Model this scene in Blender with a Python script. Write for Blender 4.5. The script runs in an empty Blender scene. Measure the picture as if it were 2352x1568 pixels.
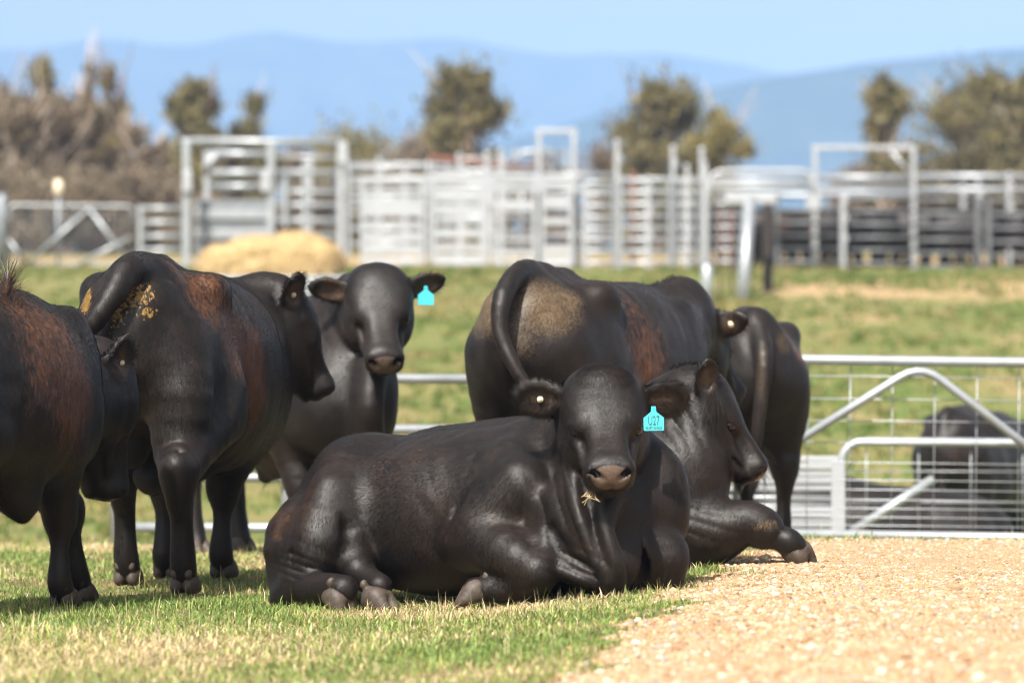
import bpy, math, random, sys
import numpy as np
from mathutils import Vector, Matrix, Quaternion

# ------------------------------------------------------------------ camera, sky, sun, exposure
SC = bpy.context.scene
COL = SC.collection
CAM_H, LENS, SENSOR, RX, RY = 0.9, 150.0, 36.0, 1024.0, 682.0
F = RX * LENS / SENSOR                      # focal length in pixels
HOR = 387.5                                 # image row of the level line of sight
PITCH = math.atan((HOR - RY / 2) / F)
cam_d = bpy.data.cameras.new('camera')
cam = bpy.data.objects.new('camera', cam_d); COL.objects.link(cam)
cam_d.lens, cam_d.sensor_width = LENS, SENSOR
cam_d.clip_start, cam_d.clip_end = 0.5, 40000
cam.location = (0, 0, CAM_H)
cam.rotation_euler = (math.pi / 2 + PITCH, 0, 0)
cam_d.dof.use_dof = True
cam_d.dof.focus_distance = 17.6
cam_d.dof.aperture_fstop = 2.8
SC.camera = cam
SC.render.resolution_x, SC.render.resolution_y = 1024, 682

SUN_TO = Vector((-0.24, -0.60, 0.76)).normalized()
SUN_EL = math.asin(SUN_TO.z)
SUN_AZ = math.atan2(SUN_TO.x, SUN_TO.y)      # clockwise from +Y
wd = bpy.data.worlds.new('World'); SC.world = wd; wd.use_nodes = True
wn = wd.node_tree.nodes; wl = wd.node_tree.links
bg = wn['Background']; bg.inputs['Strength'].default_value = 0.068
sky = wn.new('ShaderNodeTexSky'); sky.sky_type = 'NISHITA'; sky.sun_disc = False
sky.sun_elevation = SUN_EL; sky.sun_rotation = SUN_AZ
sky.air_density = 1.0; sky.dust_density = 4.0; sky.ozone_density = 0.6
hs = wn.new('ShaderNodeHueSaturation'); hs.inputs['Saturation'].default_value = .15; hs.inputs['Value'].default_value = 1.5   # thin high cloud pales the blue
wl.new(sky.outputs[0], hs.inputs['Color']); wl.new(hs.outputs[0], bg.inputs[0])
sun_d = bpy.data.lights.new('sun', 'SUN'); sun_d.energy = 5.0; sun_d.angle = math.radians(0.53)
sun_d.color = (1.0, 0.95, 0.87)
sun = bpy.data.objects.new('sun', sun_d); COL.objects.link(sun)
sun.rotation_euler = SUN_TO.to_track_quat('Z', 'Y').to_euler(); sun.location = (-20, -30, 60)
SC.view_settings.view_transform = 'Standard'; SC.view_settings.look = 'None'
SC.view_settings.exposure = 0.88; SC.view_settings.gamma = 1.0; SC.view_settings.use_curve_mapping = False
SC.render.engine = 'CYCLES'
SC.cycles.use_denoising = True
SC.cycles.filter_width = 1.1
SC.cycles.max_bounces = 6; SC.cycles.diffuse_bounces = 2; SC.cycles.transmission_bounces = 3
SC.cycles.volume_bounces = 0; SC.cycles.transparent_max_bounces = 6
SC.cycles.caustics_reflective = False; SC.cycles.caustics_refractive = False

rng = np.random.default_rng(7)
random.seed(7)

# ------------------------------------------------------------------ small helpers
PX = 1024.0 / 2352.0                        # photo measurements are in a 2352 px wide copy
CP, SP = math.cos(PITCH), math.sin(PITCH)
def W(px, py, d):
    """world point seen at (px, py) of the 2352 px photo, at distance d along +Y"""
    u = (px * PX - RX / 2) / F; v = (RY / 2 - py * PX) / F
    y, z = CP - v * SP, SP + v * CP
    return Vector((u / y * d, d, CAM_H + z / y * d))

def tag(o, label=None, cat=None, group=None, kind=None):
    if label: o['label'] = label
    if cat: o['category'] = cat
    if group: o['group'] = group
    if kind: o['kind'] = kind
    return o
def empty(name, loc, rz=0.0):
    o = bpy.data.objects.new(name, None); COL.objects.link(o)
    o.location = loc; o.rotation_euler = (0, 0, rz); o.empty_display_size = 0.2
    return o
def link(name, me, parent=None):
    o = bpy.data.objects.new(name, me); COL.objects.link(o)
    if parent is not None: o.parent = parent
    return o
def copy_tree(o, parent=None):
    c = o.copy(); COL.objects.link(c); c.parent = parent
    for ch in o.children: copy_tree(ch, c)
    return c
def np_mesh(name, V, loops, starts, mats, smooth=True, attrs=None):
    me = bpy.data.meshes.new(name)
    V = np.asarray(V, np.float32); loops = np.asarray(loops, np.int32); starts = np.asarray(starts, np.int32)
    me.vertices.add(len(V)); me.vertices.foreach_set('co', V.ravel())
    me.loops.add(len(loops)); me.loops.foreach_set('vertex_index', loops)
    me.polygons.add(len(starts)); me.polygons.foreach_set('loop_start', starts)
    me.polygons.foreach_set('use_smooth', np.full(len(starts), smooth, bool))
    for m in (mats if isinstance(mats, (list, tuple)) else [mats]): me.materials.append(m)
    for k, a in (attrs or {}).items():
        a = np.asarray(a, np.float32)
        if a.ndim == 1:
            at = me.attributes.new(k, 'FLOAT', 'POINT'); at.data.foreach_set('value', a)
        else:
            at = me.attributes.new(k, 'FLOAT_COLOR', 'POINT'); at.data.foreach_set('color', a.ravel())
    me.update(calc_edges=True); me.validate()
    return me

class MB:
    """collects simple shapes into one mesh"""
    def __init__(s): s.v, s.f = [], []
    def add(s, vs, fs):
        n = len(s.v); s.v += [tuple(x) for x in vs]; s.f += [tuple(i + n for i in f) for f in fs]
    def box(s, lo, hi, M=None):
        x0, y0, z0 = lo; x1, y1, z1 = hi
        vs = [Vector(p) for p in ((x0,y0,z0),(x1,y0,z0),(x1,y1,z0),(x0,y1,z0),(x0,y0,z1),(x1,y0,z1),(x1,y1,z1),(x0,y1,z1))]
        if M: vs = [M @ p for p in vs]
        s.add(vs, [(0,3,2,1),(4,5,6,7),(0,1,5,4),(1,2,6,5),(2,3,7,6),(3,0,4,7)])
    def tube(s, pts, r, n=8, cap=True, up=(0, 0, 1), squash=1.0):
        """r: number or list; squash >1 makes it taller along up"""
        pts = [Vector(p) for p in pts]; m = len(pts)
        rs = r if isinstance(r, (list, tuple)) else [r] * m
        vs = []
        for i, p in enumerate(pts):
            t = (pts[min(i + 1, m - 1)] - pts[max(i - 1, 0)]).normalized()
            u = Vector(up) - t * t.dot(Vector(up))
            if u.length < 1e-3: u = t.orthogonal()
            u.normalize(); w = t.cross(u)
            for k in range(n):
                a = 2 * math.pi * (k + .5) / n
                vs.append(p + u * (math.sin(a) * rs[i] * squash) + w * (math.cos(a) * rs[i]))
        fs = []
        for i in range(m - 1):
            for k in range(n):
                a, b = i * n + k, i * n + (k + 1) % n
                fs.append((a, b, b + n, a + n))
        if cap:
            fs.append(tuple(range(n - 1, -1, -1))); fs.append(tuple((m - 1) * n + k for k in range(n)))
        s.add(vs, fs)
    def build(s, name, mat, parent=None, smooth=False, bevel=0.0):
        me = bpy.data.meshes.new(name); me.from_pydata(s.v, [], s.f)
        me.materials.append(mat)
        if smooth: me.polygons.foreach_set('use_smooth', [True] * len(me.polygons))
        me.update()
        o = link(name, me, parent)
        if bevel:
            b = o.modifiers.new('bevel', 'BEVEL'); b.width = bevel; b.segments = 2; b.limit_method = 'ANGLE'
        return o

def noise2(x, y, seed=0):
    """cheap smooth value noise, 0..1"""
    x = np.asarray(x, float); y = np.asarray(y, float)
    xi, yi = np.floor(x), np.floor(y); fx, fy = x - xi, y - yi
    fx, fy = fx * fx * (3 - 2 * fx), fy * fy * (3 - 2 * fy)
    def h(a, b):
        n = np.sin(a * 127.1 + b * 311.7 + seed * 74.7) * 43758.5453
        return n - np.floor(n)
    return (h(xi, yi) * (1 - fx) + h(xi + 1, yi) * fx) * (1 - fy) + (h(xi, yi + 1) * (1 - fx) + h(xi + 1, yi + 1) * fx) * fy
def noise3(P, sc, seed=0):
    Q = P * sc + seed * 3.7; i = np.floor(Q); f = Q - i; f = f * f * (3 - 2 * f); out = 0
    for a in (0, 1):
        for b in (0, 1):
            for c in (0, 1):
                h = np.sin((i[:, 0] + a) * 127.1 + (i[:, 1] + b) * 311.7 + (i[:, 2] + c) * 74.7) * 43758.5453
                w = (f[:, 0] if a else 1 - f[:, 0]) * (f[:, 1] if b else 1 - f[:, 1]) * (f[:, 2] if c else 1 - f[:, 2])
                out = out + (h - np.floor(h)) * w
    return out
def fbm(x, y, seed=0, o=4):
    return sum(noise2(x * 2 ** i, y * 2 ** i, seed + i) * .5 ** i for i in range(o)) / sum(.5 ** i for i in range(o))
def sstep(a, b, x):
    t = np.clip((np.asarray(x, float) - a) / (b - a), 0, 1); return t * t * (3 - 2 * t)

# ------------------------------------------------------------------ materials
def mat(name):
    m = bpy.data.materials.new(name); m.use_nodes = True
    nt = m.node_tree; b = nt.nodes['Principled BSDF']
    return m, nt, b
def N(nt, typ, **kw):
    n = nt.nodes.new(typ)
    for k, v in kw.items():
        if k.startswith('i_'): n.inputs[k[2:].replace('_', ' ')].default_value = v
        else: setattr(n, k, v)
    return n
def noise(nt, scale, detail=4, rough=.55, coord=None, dist=0.0):
    n = N(nt, 'ShaderNodeTexNoise'); n.inputs['Scale'].default_value = scale; n.inputs['Detail'].default_value = detail
    n.inputs['Roughness'].default_value = rough; n.inputs['Distortion'].default_value = dist
    if coord is not None: nt.links.new(coord, n.inputs['Vector'])
    return n.outputs['Fac']
def ramp(nt, fac, stops):
    r = N(nt, 'ShaderNodeValToRGB'); e = r.color_ramp.elements
    while len(e) < len(stops): e.new(.5)
    for x, (p, c) in zip(e, stops):
        x.position = p; x.color = (c, c, c, 1) if not isinstance(c, tuple) else (*c, 1)
    nt.links.new(fac, r.inputs[0]); return r.outputs[0]
def mix(nt, fac, a, b, blend='MIX'):
    n = N(nt, 'ShaderNodeMix', data_type='RGBA', blend_type=blend)
    for s, v in ((0, fac), (6, a), (7, b)):
        if isinstance(v, bpy.types.NodeSocket): nt.links.new(v, n.inputs[s])
        elif s == 0: n.inputs[0].default_value = v
        else: n.inputs[s].default_value = (*v, 1)
    return n.outputs[2]
def mth(nt, op, a, b=0.0, c=0.0, clamp=False):
    n = N(nt, 'ShaderNodeMath', operation=op, use_clamp=clamp)
    for i, v in enumerate((a, b, c)):
        if isinstance(v, bpy.types.NodeSocket): nt.links.new(v, n.inputs[i])
        else: n.inputs[i].default_value = v
    return n.outputs[0]
def objco(nt): return N(nt, 'ShaderNodeTexCoord').outputs['Object']
def attr(nt, name): return N(nt, 'ShaderNodeAttribute', attribute_name=name)
def bump(nt, b, h, strength=.3, dist=.02):
    n = N(nt, 'ShaderNodeBump'); n.inputs['Strength'].default_value = strength; n.inputs['Distance'].default_value = dist
    nt.links.new(h, n.inputs['Height']); nt.links.new(n.outputs[0], b.inputs['Normal']); return n

def m_coat(name, strands=False):
    m, nt, b = mat(name); L = nt.links; co = objco(nt)
    big = noise(nt, 3.0, 3, .5, co); mid = noise(nt, 14, 4, .6, co, .6)
    base = mix(nt, ramp(nt, big, [(.38, 0.), (.68, 1.)]), (.0052, .0039, .0032), (.0125, .0076, .0056))
    base = mix(nt, ramp(nt, mid, [(.45, 0.), (.75, .55)]), base, (.018, .0108, .0076))
    mp = N(nt, 'ShaderNodeMapping'); mp.inputs['Scale'].default_value = (60, 60, 22); L.new(co, mp.inputs[0])
    tuft = noise(nt, 1.0, 3, .6, mp.outputs[0], .4)
    def masked(aname, lo, hi, src, amt):
        v = mth(nt, 'MULTIPLY_ADD', mth(nt, 'SUBTRACT', src, .5), amt, attr(nt, aname).outputs['Fac'])
        return ramp(nt, v, [(lo, 0.), (hi, 1.)])
    base = mix(nt, masked('rust', .42, 1.1, tuft, 1.9), base, (.115, .045, .018))
    fine = noise(nt, 90, 4, .7, co)
    base = mix(nt, masked('dirt', .30, .95, fine, .9), base, (.185, .125, .068))
    base = mix(nt, masked('dung', .50, .60, noise(nt, 55, 3, .6, co, .5), 1.7), base, (.26, .15, .035))
    skin = masked('nose', .35, .6, mid, .35)
    base = mix(nt, skin, base, mix(nt, ramp(nt, noise(nt, 170, 2, .6, co), [(.55, 0.), (.72, 1.)]), (.085, .060, .048), (.20, .125, .062)))
    base = mix(nt, masked('inner', .3, .8, fine, .5), base, (.070, .046, .034))
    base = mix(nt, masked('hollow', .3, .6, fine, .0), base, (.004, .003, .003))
    L.new(base, b.inputs['Base Color'])
    L.new(mix(nt, skin, (.53, .53, .53), (.36, .36, .36)), b.inputs['Roughness'])
    b.inputs['Specular IOR Level'].default_value = .36
    b.inputs['Sheen Weight'].default_value = .03; b.inputs['Sheen Roughness'].default_value = .4
    b.inputs['Sheen Tint'].default_value = (.80, .66, .58, 1)
    mp2 = N(nt, 'ShaderNodeMapping'); mp2.inputs['Scale'].default_value = (210, 210, 80); L.new(co, mp2.inputs[0])
    h = mth(nt, 'ADD', mth(nt, 'MULTIPLY', noise(nt, 1.0, 3, .6, mp2.outputs[0], .3), .35), mth(nt, 'MULTIPLY', noise(nt, 26, 3, .6, co, .3), .6))
    bump(nt, b, h, .15, .012)
    return m
M = {}
M['coat'] = m_coat('black_coat')
def simple(name, col, rough=.5, metal=0., spec=.5, var=.0, scale=20, bmp=0.):
    m, nt, b = mat(name)
    b.inputs['Roughness'].default_value = rough; b.inputs['Metallic'].default_value = metal
    b.inputs['Specular IOR Level'].default_value = spec
    if var:
        n = noise(nt, scale, 4, .6, objco(nt))
        dark = tuple(c * (1 - var) for c in col); lite = tuple(min(1, c * (1 + var)) for c in col)
        nt.links.new(mix(nt, ramp(nt, n, [(.3, 0.), (.7, 1.)]), dark, lite), b.inputs['Base Color'])
        if bmp: bump(nt, b, n, bmp, .01)
    else: b.inputs['Base Color'].default_value = (*col, 1)
    return m
def m_hair(name):
    m, nt, b = mat(name); L = nt.links; co = objco(nt)
    v = attr(nt, 'var').outputs['Fac']
    base = mix(nt, ramp(nt, noise(nt, 7, 3, .6, co), [(.40, 0.), (.66, 1.)]), (.0066, .0048, .0039), (.0175, .0106, .0074))
    base = mix(nt, ramp(nt, attr(nt, 'rust').outputs['Fac'], [(.25, 0.), (.9, .85)]), base, (.115, .045, .018))
    n = N(nt, 'ShaderNodeVectorMath', operation='SCALE'); L.new(base, n.inputs[0]); L.new(v, n.inputs['Scale'])
    L.new(n.outputs[0], b.inputs['Base Color']); b.inputs['Roughness'].default_value = .49; b.inputs['Specular IOR Level'].default_value = .42
    return m
M['hair'] = m_hair('black_hair')
M['hairb'] = simple('dark_brown_hair', (.03, .019, .013), .5, 0, .5, .3, 30)
M['eye'] = simple('wet_eye', (.005, .003, .002), .12, 0, .5)
M['hoof'] = simple('horn_hoof', (.058, .043, .033), .6, 0, .4, .45, 25, .3)
M['tag'] = simple('turquoise_plastic', (.045, .43, .47), .45, 0, .45, .06, 30)
M['ink'] = simple('grey_ink', (.03, .085, .10), .6)
M['button'] = simple('cream_plastic', (.72, .62, .45), .35, 0, .5, .1, 60)
M['galv'] = simple('galvanised_steel', (.35, .37, .39), .42, .45, .5, .14, 6)
M['galvb'] = simple('bright_sheet_steel', (.37, .38, .40), .45, .25, .5, .08, 3)
M['galvd'] = simple('weathered_steel', (.21, .225, .24), .5, .4, .5, .15, 4)
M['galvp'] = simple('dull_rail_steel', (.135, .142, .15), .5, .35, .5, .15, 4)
M['blackpost'] = simple('black_star_post', (.03, .022, .018), .5, .0, .5, .3, 8)
M['rustpost'] = simple('rusty_post', (.15, .07, .045), .8, 0, .3, .3, 8)
M['straw'] = simple('straw_bale', (.56, .41, .21), .85, 0, .2, .35, 14, .6)
# ------------------------------------------------------------------ sculpting engine: smooth union of limbs, one skin per animal
def catm(pts, n):
    P = np.asarray(pts, float); out = []
    Q = np.vstack([2 * P[0] - P[1], P, 2 * P[-1] - P[-2]])
    for i in range(1, len(Q) - 2):
        p0, p1, p2, p3 = Q[i - 1], Q[i], Q[i + 1], Q[i + 2]
        for k in range(n):
            t = k / n
            out.append(.5 * (2 * p1 + (p2 - p0) * t + (2 * p0 - 5 * p1 + 4 * p2 - p3) * t * t + (3 * p1 - p0 - 3 * p2 + p3) * t ** 3))
    out.append(P[-1]); return np.array(out)

class Sculpt:
    def __init__(s, vox): s.vox = vox; s.ops = []; s.floor = None
    # every segment: a, b, (ry, rz) at a, (ry, rz) at b, up, exponent
    def cap(s, a, b, ra, rb=None, k=.05, sub=False):
        rb = ra if rb is None else rb
        s.ops.append(([(np.array(a, float), np.array(b, float), (ra, ra), (rb, rb), None, 2)], k, sub))
    def chain(s, pts, k=.05, n=3, sub=False):
        Q = catm(pts, n)
        s.ops.append(([(Q[i][:3], Q[i + 1][:3], (Q[i][3],) * 2, (Q[i + 1][3],) * 2, None, 2) for i in range(len(Q) - 1)], k, sub))
    def loft(s, pts, up=(0, 0, 1), k=.08, n=3, e=2.0, sub=False):
        """pts rows: x y z ry rz"""
        Q = catm(pts, n); up = np.array(up, float)
        s.ops.append(([(Q[i][:3], Q[i + 1][:3], (Q[i][3], Q[i][4]), (Q[i + 1][3], Q[i + 1][4]), up, e) for i in range(len(Q) - 1)], k, sub))
    def ell(s, c, r, fwd=(1, 0, 0), up=(0, 0, 1), k=.06, sub=False):
        """ellipsoid with radii along fwd, side, up"""
        f = np.array(fwd, float); f /= np.linalg.norm(f); u = np.array(up, float); u -= f * (u @ f); u /= np.linalg.norm(u)
        s.ops.append(([('E', np.array(c, float), np.array(r, float), f, np.cross(u, f), u)], k, sub))
    def field(s):
        lo = np.full(3, 1e9); hi = np.full(3, -1e9)
        bbs = []
        for segs, k, sub in s.ops:
            bb = []
            for g in segs:
                if g[0] is not None and isinstance(g[0], str):
                    R = g[2].max(); l, h = g[1] - R, g[1] + R
                else:
                    R = max(g[2] + g[3]); l, h = np.minimum(g[0], g[1]) - R, np.maximum(g[0], g[1]) + R
                bb.append((l, h))
                if not sub: lo = np.minimum(lo, l); hi = np.maximum(hi, h)
            bbs.append(bb)
        lo -= 3 * s.vox; hi += 3 * s.vox
        n = np.ceil((hi - lo) / s.vox).astype(int) + 1
        ax = [(lo[i] + np.arange(n[i]) * s.vox).astype(np.float32) for i in range(3)]
        Fd = np.full(n, .5, np.float32)
        def rngs(l, h, m):
            i0 = np.clip(np.floor((l - m - lo) / s.vox).astype(int), 0, n - 1); i1 = np.clip(np.ceil((h + m - lo) / s.vox).astype(int) + 1, 1, n)
            return i0, i1
        for (segs, k, sub), bb in zip(s.ops, bbs):
            m = k + 2 * s.vox
            G0, G1 = rngs(np.min([b[0] for b in bb], 0), np.max([b[1] for b in bb], 0), m)
            if np.any(G1 <= G0): continue
            G = np.full(G1 - G0, 9., np.float32)
            for g, (l, h) in zip(segs, bb):
                i0, i1 = rngs(l, h, m); i0 = np.maximum(i0, G0); i1 = np.minimum(i1, G1)
                if np.any(i1 <= i0): continue
                X = ax[0][i0[0]:i1[0], None, None]; Y = ax[1][None, i0[1]:i1[1], None]; Z = ax[2][None, None, i0[2]:i1[2]]
                if isinstance(g[0], str):
                    _, c, r, f, sd, u = g
                    dx, dy, dz = X - np.float32(c[0]), Y - np.float32(c[1]), Z - np.float32(c[2])
                    q = [(dx * np.float32(v[0]) + dy * np.float32(v[1]) + dz * np.float32(v[2])) / np.float32(rr) for v, rr in ((f, r[0]), (sd, r[1]), (u, r[2]))]
                    kk = np.sqrt(q[0] ** 2 + q[1] ** 2 + q[2] ** 2); ln = np.sqrt(dx * dx + dy * dy + dz * dz)
                    d = ln * (1 - 1 / np.maximum(kk, 1e-3))
                else:
                    a, b, (ray, raz), (rby, rbz), up, e = g
                    ab = (b - a).astype(np.float32); L2 = max(float(ab @ ab), 1e-9); a = a.astype(np.float32)
                    dx, dy, dz = X - a[0], Y - a[1], Z - a[2]
                    t = np.clip((dx * ab[0] + dy * ab[1] + dz * ab[2]) / np.float32(L2), 0, 1)
                    dx = dx - t * ab[0]; dy = dy - t * ab[1]; dz = dz - t * ab[2]
                    l2 = dx * dx + dy * dy + dz * dz
                    if up is None:
                        d = np.sqrt(l2) - (np.float32(ray) + np.float32(rby - ray) * t)
                    else:
                        f = ab / math.sqrt(L2); u = (up - f * (up @ f)).astype(np.float32); u /= np.linalg.norm(u); w = np.cross(u, f).astype(np.float32)
                        us = dx * u[0] + dy * u[1] + dz * u[2]; ws = dx * w[0] + dy * w[1] + dz * w[2]
                        ry = np.float32(ray) + np.float32(rby - ray) * t; rz = np.float32(raz) + np.float32(rbz - raz) * t
                        if e == 2: kk2 = (us / rz) ** 2 + (ws / ry) ** 2
                        else: kk2 = (np.abs(us / rz) ** np.float32(e) + np.abs(ws / ry) ** np.float32(e)) ** np.float32(2 / e)
                        fl2 = np.maximum(l2 - us * us - ws * ws, 0)
                        kk2 = kk2 + fl2 / ((ry + rz) * .5) ** 2
                        kk = np.sqrt(kk2); d = np.sqrt(l2) * (1 - 1 / np.maximum(kk, 1e-3))
                        d = np.where(kk < .02, -np.minimum(ry, rz), d)
                j0 = i0 - G0; j1 = i1 - G0
                v = G[j0[0]:j1[0], j0[1]:j1[1], j0[2]:j1[2]]
                np.minimum(v, d, out=v)
            v = Fd[G0[0]:G1[0], G0[1]:G1[1], G0[2]:G1[2]]
            kf = np.float32(max(k, 1e-4))
            if sub:
                G = -G; h = np.maximum(kf - np.abs(v - G), 0) / kf
                v[...] = np.maximum(v, G) + h * h * kf * .25
            else:
                h = np.maximum(kf - np.abs(v - G), 0) / kf
                v[...] = np.minimum(v, G) - h * h * kf * .25
        if s.floor is not None:
            G = (np.float32(s.floor) - ax[2])[None, None, :]; kf = np.float32(.04)
            h = np.maximum(kf - np.abs(Fd - G), 0) / kf
            Fd = np.maximum(Fd, G) + h * h * kf * .25
        return Fd, lo
    def mesh(s, smooth=3):
        Fd, lo = s.field(); Fd[0] = Fd[-1] = 1; Fd[:, 0] = Fd[:, -1] = 1; Fd[:, :, 0] = Fd[:, :, -1] = 1
        I = Fd < 0; n = np.array(Fd.shape)
        C = np.zeros(n - 1, np.int8)
        for i in (0, 1):
            for j in (0, 1):
                for k in (0, 1):
                    C += I[i:n[0] - 1 + i, j:n[1] - 1 + j, k:n[2] - 1 + k]
        idx = np.argwhere((C > 0) & (C < 8))
        vid = np.full(n - 1, -1, np.int32); vid[tuple(idx.T)] = np.arange(len(idx))
        acc = np.zeros((len(idx), 3)); cnt = np.zeros(len(idx))
        cor = [(i, j, k) for i in (0, 1) for j in (0, 1) for k in (0, 1)]
        val = {c: Fd[idx[:, 0] + c[0], idx[:, 1] + c[1], idx[:, 2] + c[2]] for c in cor}
        for c in cor:
            for a in range(3):
                if c[a] == 0:
                    c2 = list(c); c2[a] = 1; v0, v1 = val[c], val[tuple(c2)]
                    mk = (v0 < 0) != (v1 < 0)
                    t = np.where(mk, v0 / np.where(mk, v0 - v1, 1), 0)
                    p = np.tile(np.array(c, float), (len(idx), 1)); p[:, a] += t
                    acc += p * mk[:, None]; cnt += mk
        V = (idx + acc / cnt[:, None]) * s.vox + lo
        Q = []
        for a in range(3):
            sl0 = [slice(None)] * 3; sl1 = [slice(None)] * 3
            sl0[a] = slice(0, -1); sl1[a] = slice(1, None)
            e = np.argwhere(I[tuple(sl0)] != I[tuple(sl1)])
            b, c = (a + 1) % 3, (a + 2) % 3
            e = e[(e[:, b] > 0) & (e[:, c] > 0)]
            ins = I[tuple(e.T)]
            def cell(db, dc):
                q = e.copy(); q[:, b] -= db; q[:, c] -= dc; return vid[tuple(q.T)]
            q = np.stack([cell(1, 1), cell(0, 1), cell(0, 0), cell(1, 0)], 1)
            q[~ins] = q[~ins][:, ::-1]; Q.append(q)
        Q = np.vstack(Q)
        E = np.vstack([Q[:, [0, 1]], Q[:, [1, 2]], Q[:, [2, 3]], Q[:, [3, 0]]])
        deg = np.bincount(E.ravel(), minlength=len(V)).astype(float)
        for it in range(smooth):
            for lam in (.5, -.52):
                A = np.stack([np.bincount(E[:, 0], V[E[:, 1], i], len(V)) + np.bincount(E[:, 1], V[E[:, 0], i], len(V)) for i in range(3)], 1) / deg[:, None]
                V = V + lam * (A - V)
        return V, Q
def vnormals(V, Q):
    fn = np.cross(V[Q[:, 2]] - V[Q[:, 0]], V[Q[:, 3]] - V[Q[:, 1]])
    nn = np.stack([sum(np.bincount(Q[:, j], fn[:, i], len(V)) for j in range(4)) for i in range(3)], 1)
    return nn / np.maximum(np.linalg.norm(nn, axis=1), 1e-12)[:, None]
def strands(V, Q, Nn, count, length, width, flow, lift=.35, mask=None, jitter=.45, seed=1):
    """tapering hair blades rooted on a skin; flow(P) gives the lie of the hair; returns verts, tris"""
    r = np.random.default_rng(seed)
    A = np.linalg.norm(np.cross(V[Q[:, 2]] - V[Q[:, 0]], V[Q[:, 3]] - V[Q[:, 1]]), axis=1)
    if mask is not None: A = A * np.clip(mask[Q].mean(1), 0, None)
    f = r.choice(len(Q), count, p=A / A.sum()); w = r.dirichlet((1, 1, 1, 1), count)
    P = (V[Q[f]] * w[:, :, None]).sum(1); n = (Nn[Q[f]] * w[:, :, None]).sum(1); n /= np.linalg.norm(n, axis=1)[:, None]
    d = flow(P, n) + r.normal(0, jitter, (count, 3))
    d -= n * (d * n).sum(1)[:, None]; d /= np.maximum(np.linalg.norm(d, axis=1), 1e-6)[:, None]
    sd = np.cross(n, d); ln = (length(P) if callable(length) else length) * r.uniform(.6, 1.25, count); wd = width * r.uniform(.7, 1.3, count)
    lf = lift * r.uniform(.5, 1.5, count)
    b0 = P - n * .002 - sd * wd[:, None] * .5; b1 = P - n * .002 + sd * wd[:, None] * .5
    md = P + d * (ln * .55)[:, None] + n * (ln * .6 * lf)[:, None]
    tip = P + d * ln[:, None] + n * (ln * .75 * lf)[:, None] + np.array([0, 0, -.12]) * ln[:, None]
    m0 = md - sd * wd[:, None] * .35; m1 = md + sd * wd[:, None] * .35
    VV = np.stack([b0, b1, m1, m0, tip], 1).reshape(-1, 3)
    k = np.arange(count) * 5
    quad = np.stack([k, k + 3, k + 2, k + 1], 1); tri = np.stack([k + 3, k + 4, k + 2], 1)
    loops = np.hstack([quad, tri]).ravel(); st = np.stack([np.arange(count) * 7, np.arange(count) * 7 + 4], 1).ravel()
    jn = r.normal(0, .10, (count, 3)); HN = np.repeat(n * .85 + d * .15 + jn, 5, axis=0); HN /= np.linalg.norm(HN, axis=1)[:, None]
    return VV, loops, st, P, HN
# ------------------------------------------------------------------ terrain
_PY = np.array([0, 18, 23, 26.5, 29, 34, 40, 50, 65, 79, 87, 92, 95, 100, 110, 125, 160, 260, 600, 1500, 9000.])
_PZ = np.array([0, 0, -.01, -.06, -.35, -.70, -.42, .32, 1.55, 2.66, 3.22, 3.47, 3.55, 3.72, 4.15, 4.8, 6.0, 6.3, 2., -25, -60])
def ground(x, y):
    x = np.asarray(x, float); y = np.asarray(y, float)
    z = sum(np.interp(y + d, _PY, _PZ) for d in (-1.5, -.75, 0, .75, 1.5)) / 5
    pad = .135 * sstep(-.55, 1.25, x) * (1 - sstep(21.5, 24.5, y))
    bank = -.0006 * np.clip(x - 5, 0, 60) ** 1.2 * sstep(80, 95, y)
    und = (fbm(x * .12, y * .12, 3) - .5) * .8 * sstep(34, 60, y) * (1 - sstep(75, 95, y)) * .35
    tiny = (fbm(x * 1.6, y * 1.6, 11, 3) - .5) * .03 * (1 - sstep(26, 40, y))
    r = z + pad + bank + und + tiny
    return float(r) if r.ndim == 0 else r
def gravel(x, y):
    """1 on the gravel pad, 0 on the grass"""
    e = .06 + (y - 12.3) * .137 + (fbm(x * 1.1, y * 1.1, 21) - .5) * .55 + (fbm(x * 5, y * 5, 25, 2) - .5) * .42
    return sstep(-.12, .16, x - e) * (1 - sstep(21.0, 22.6, y + (fbm(x * 2, y * 2, 5) - .5) * 1.5))

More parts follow.
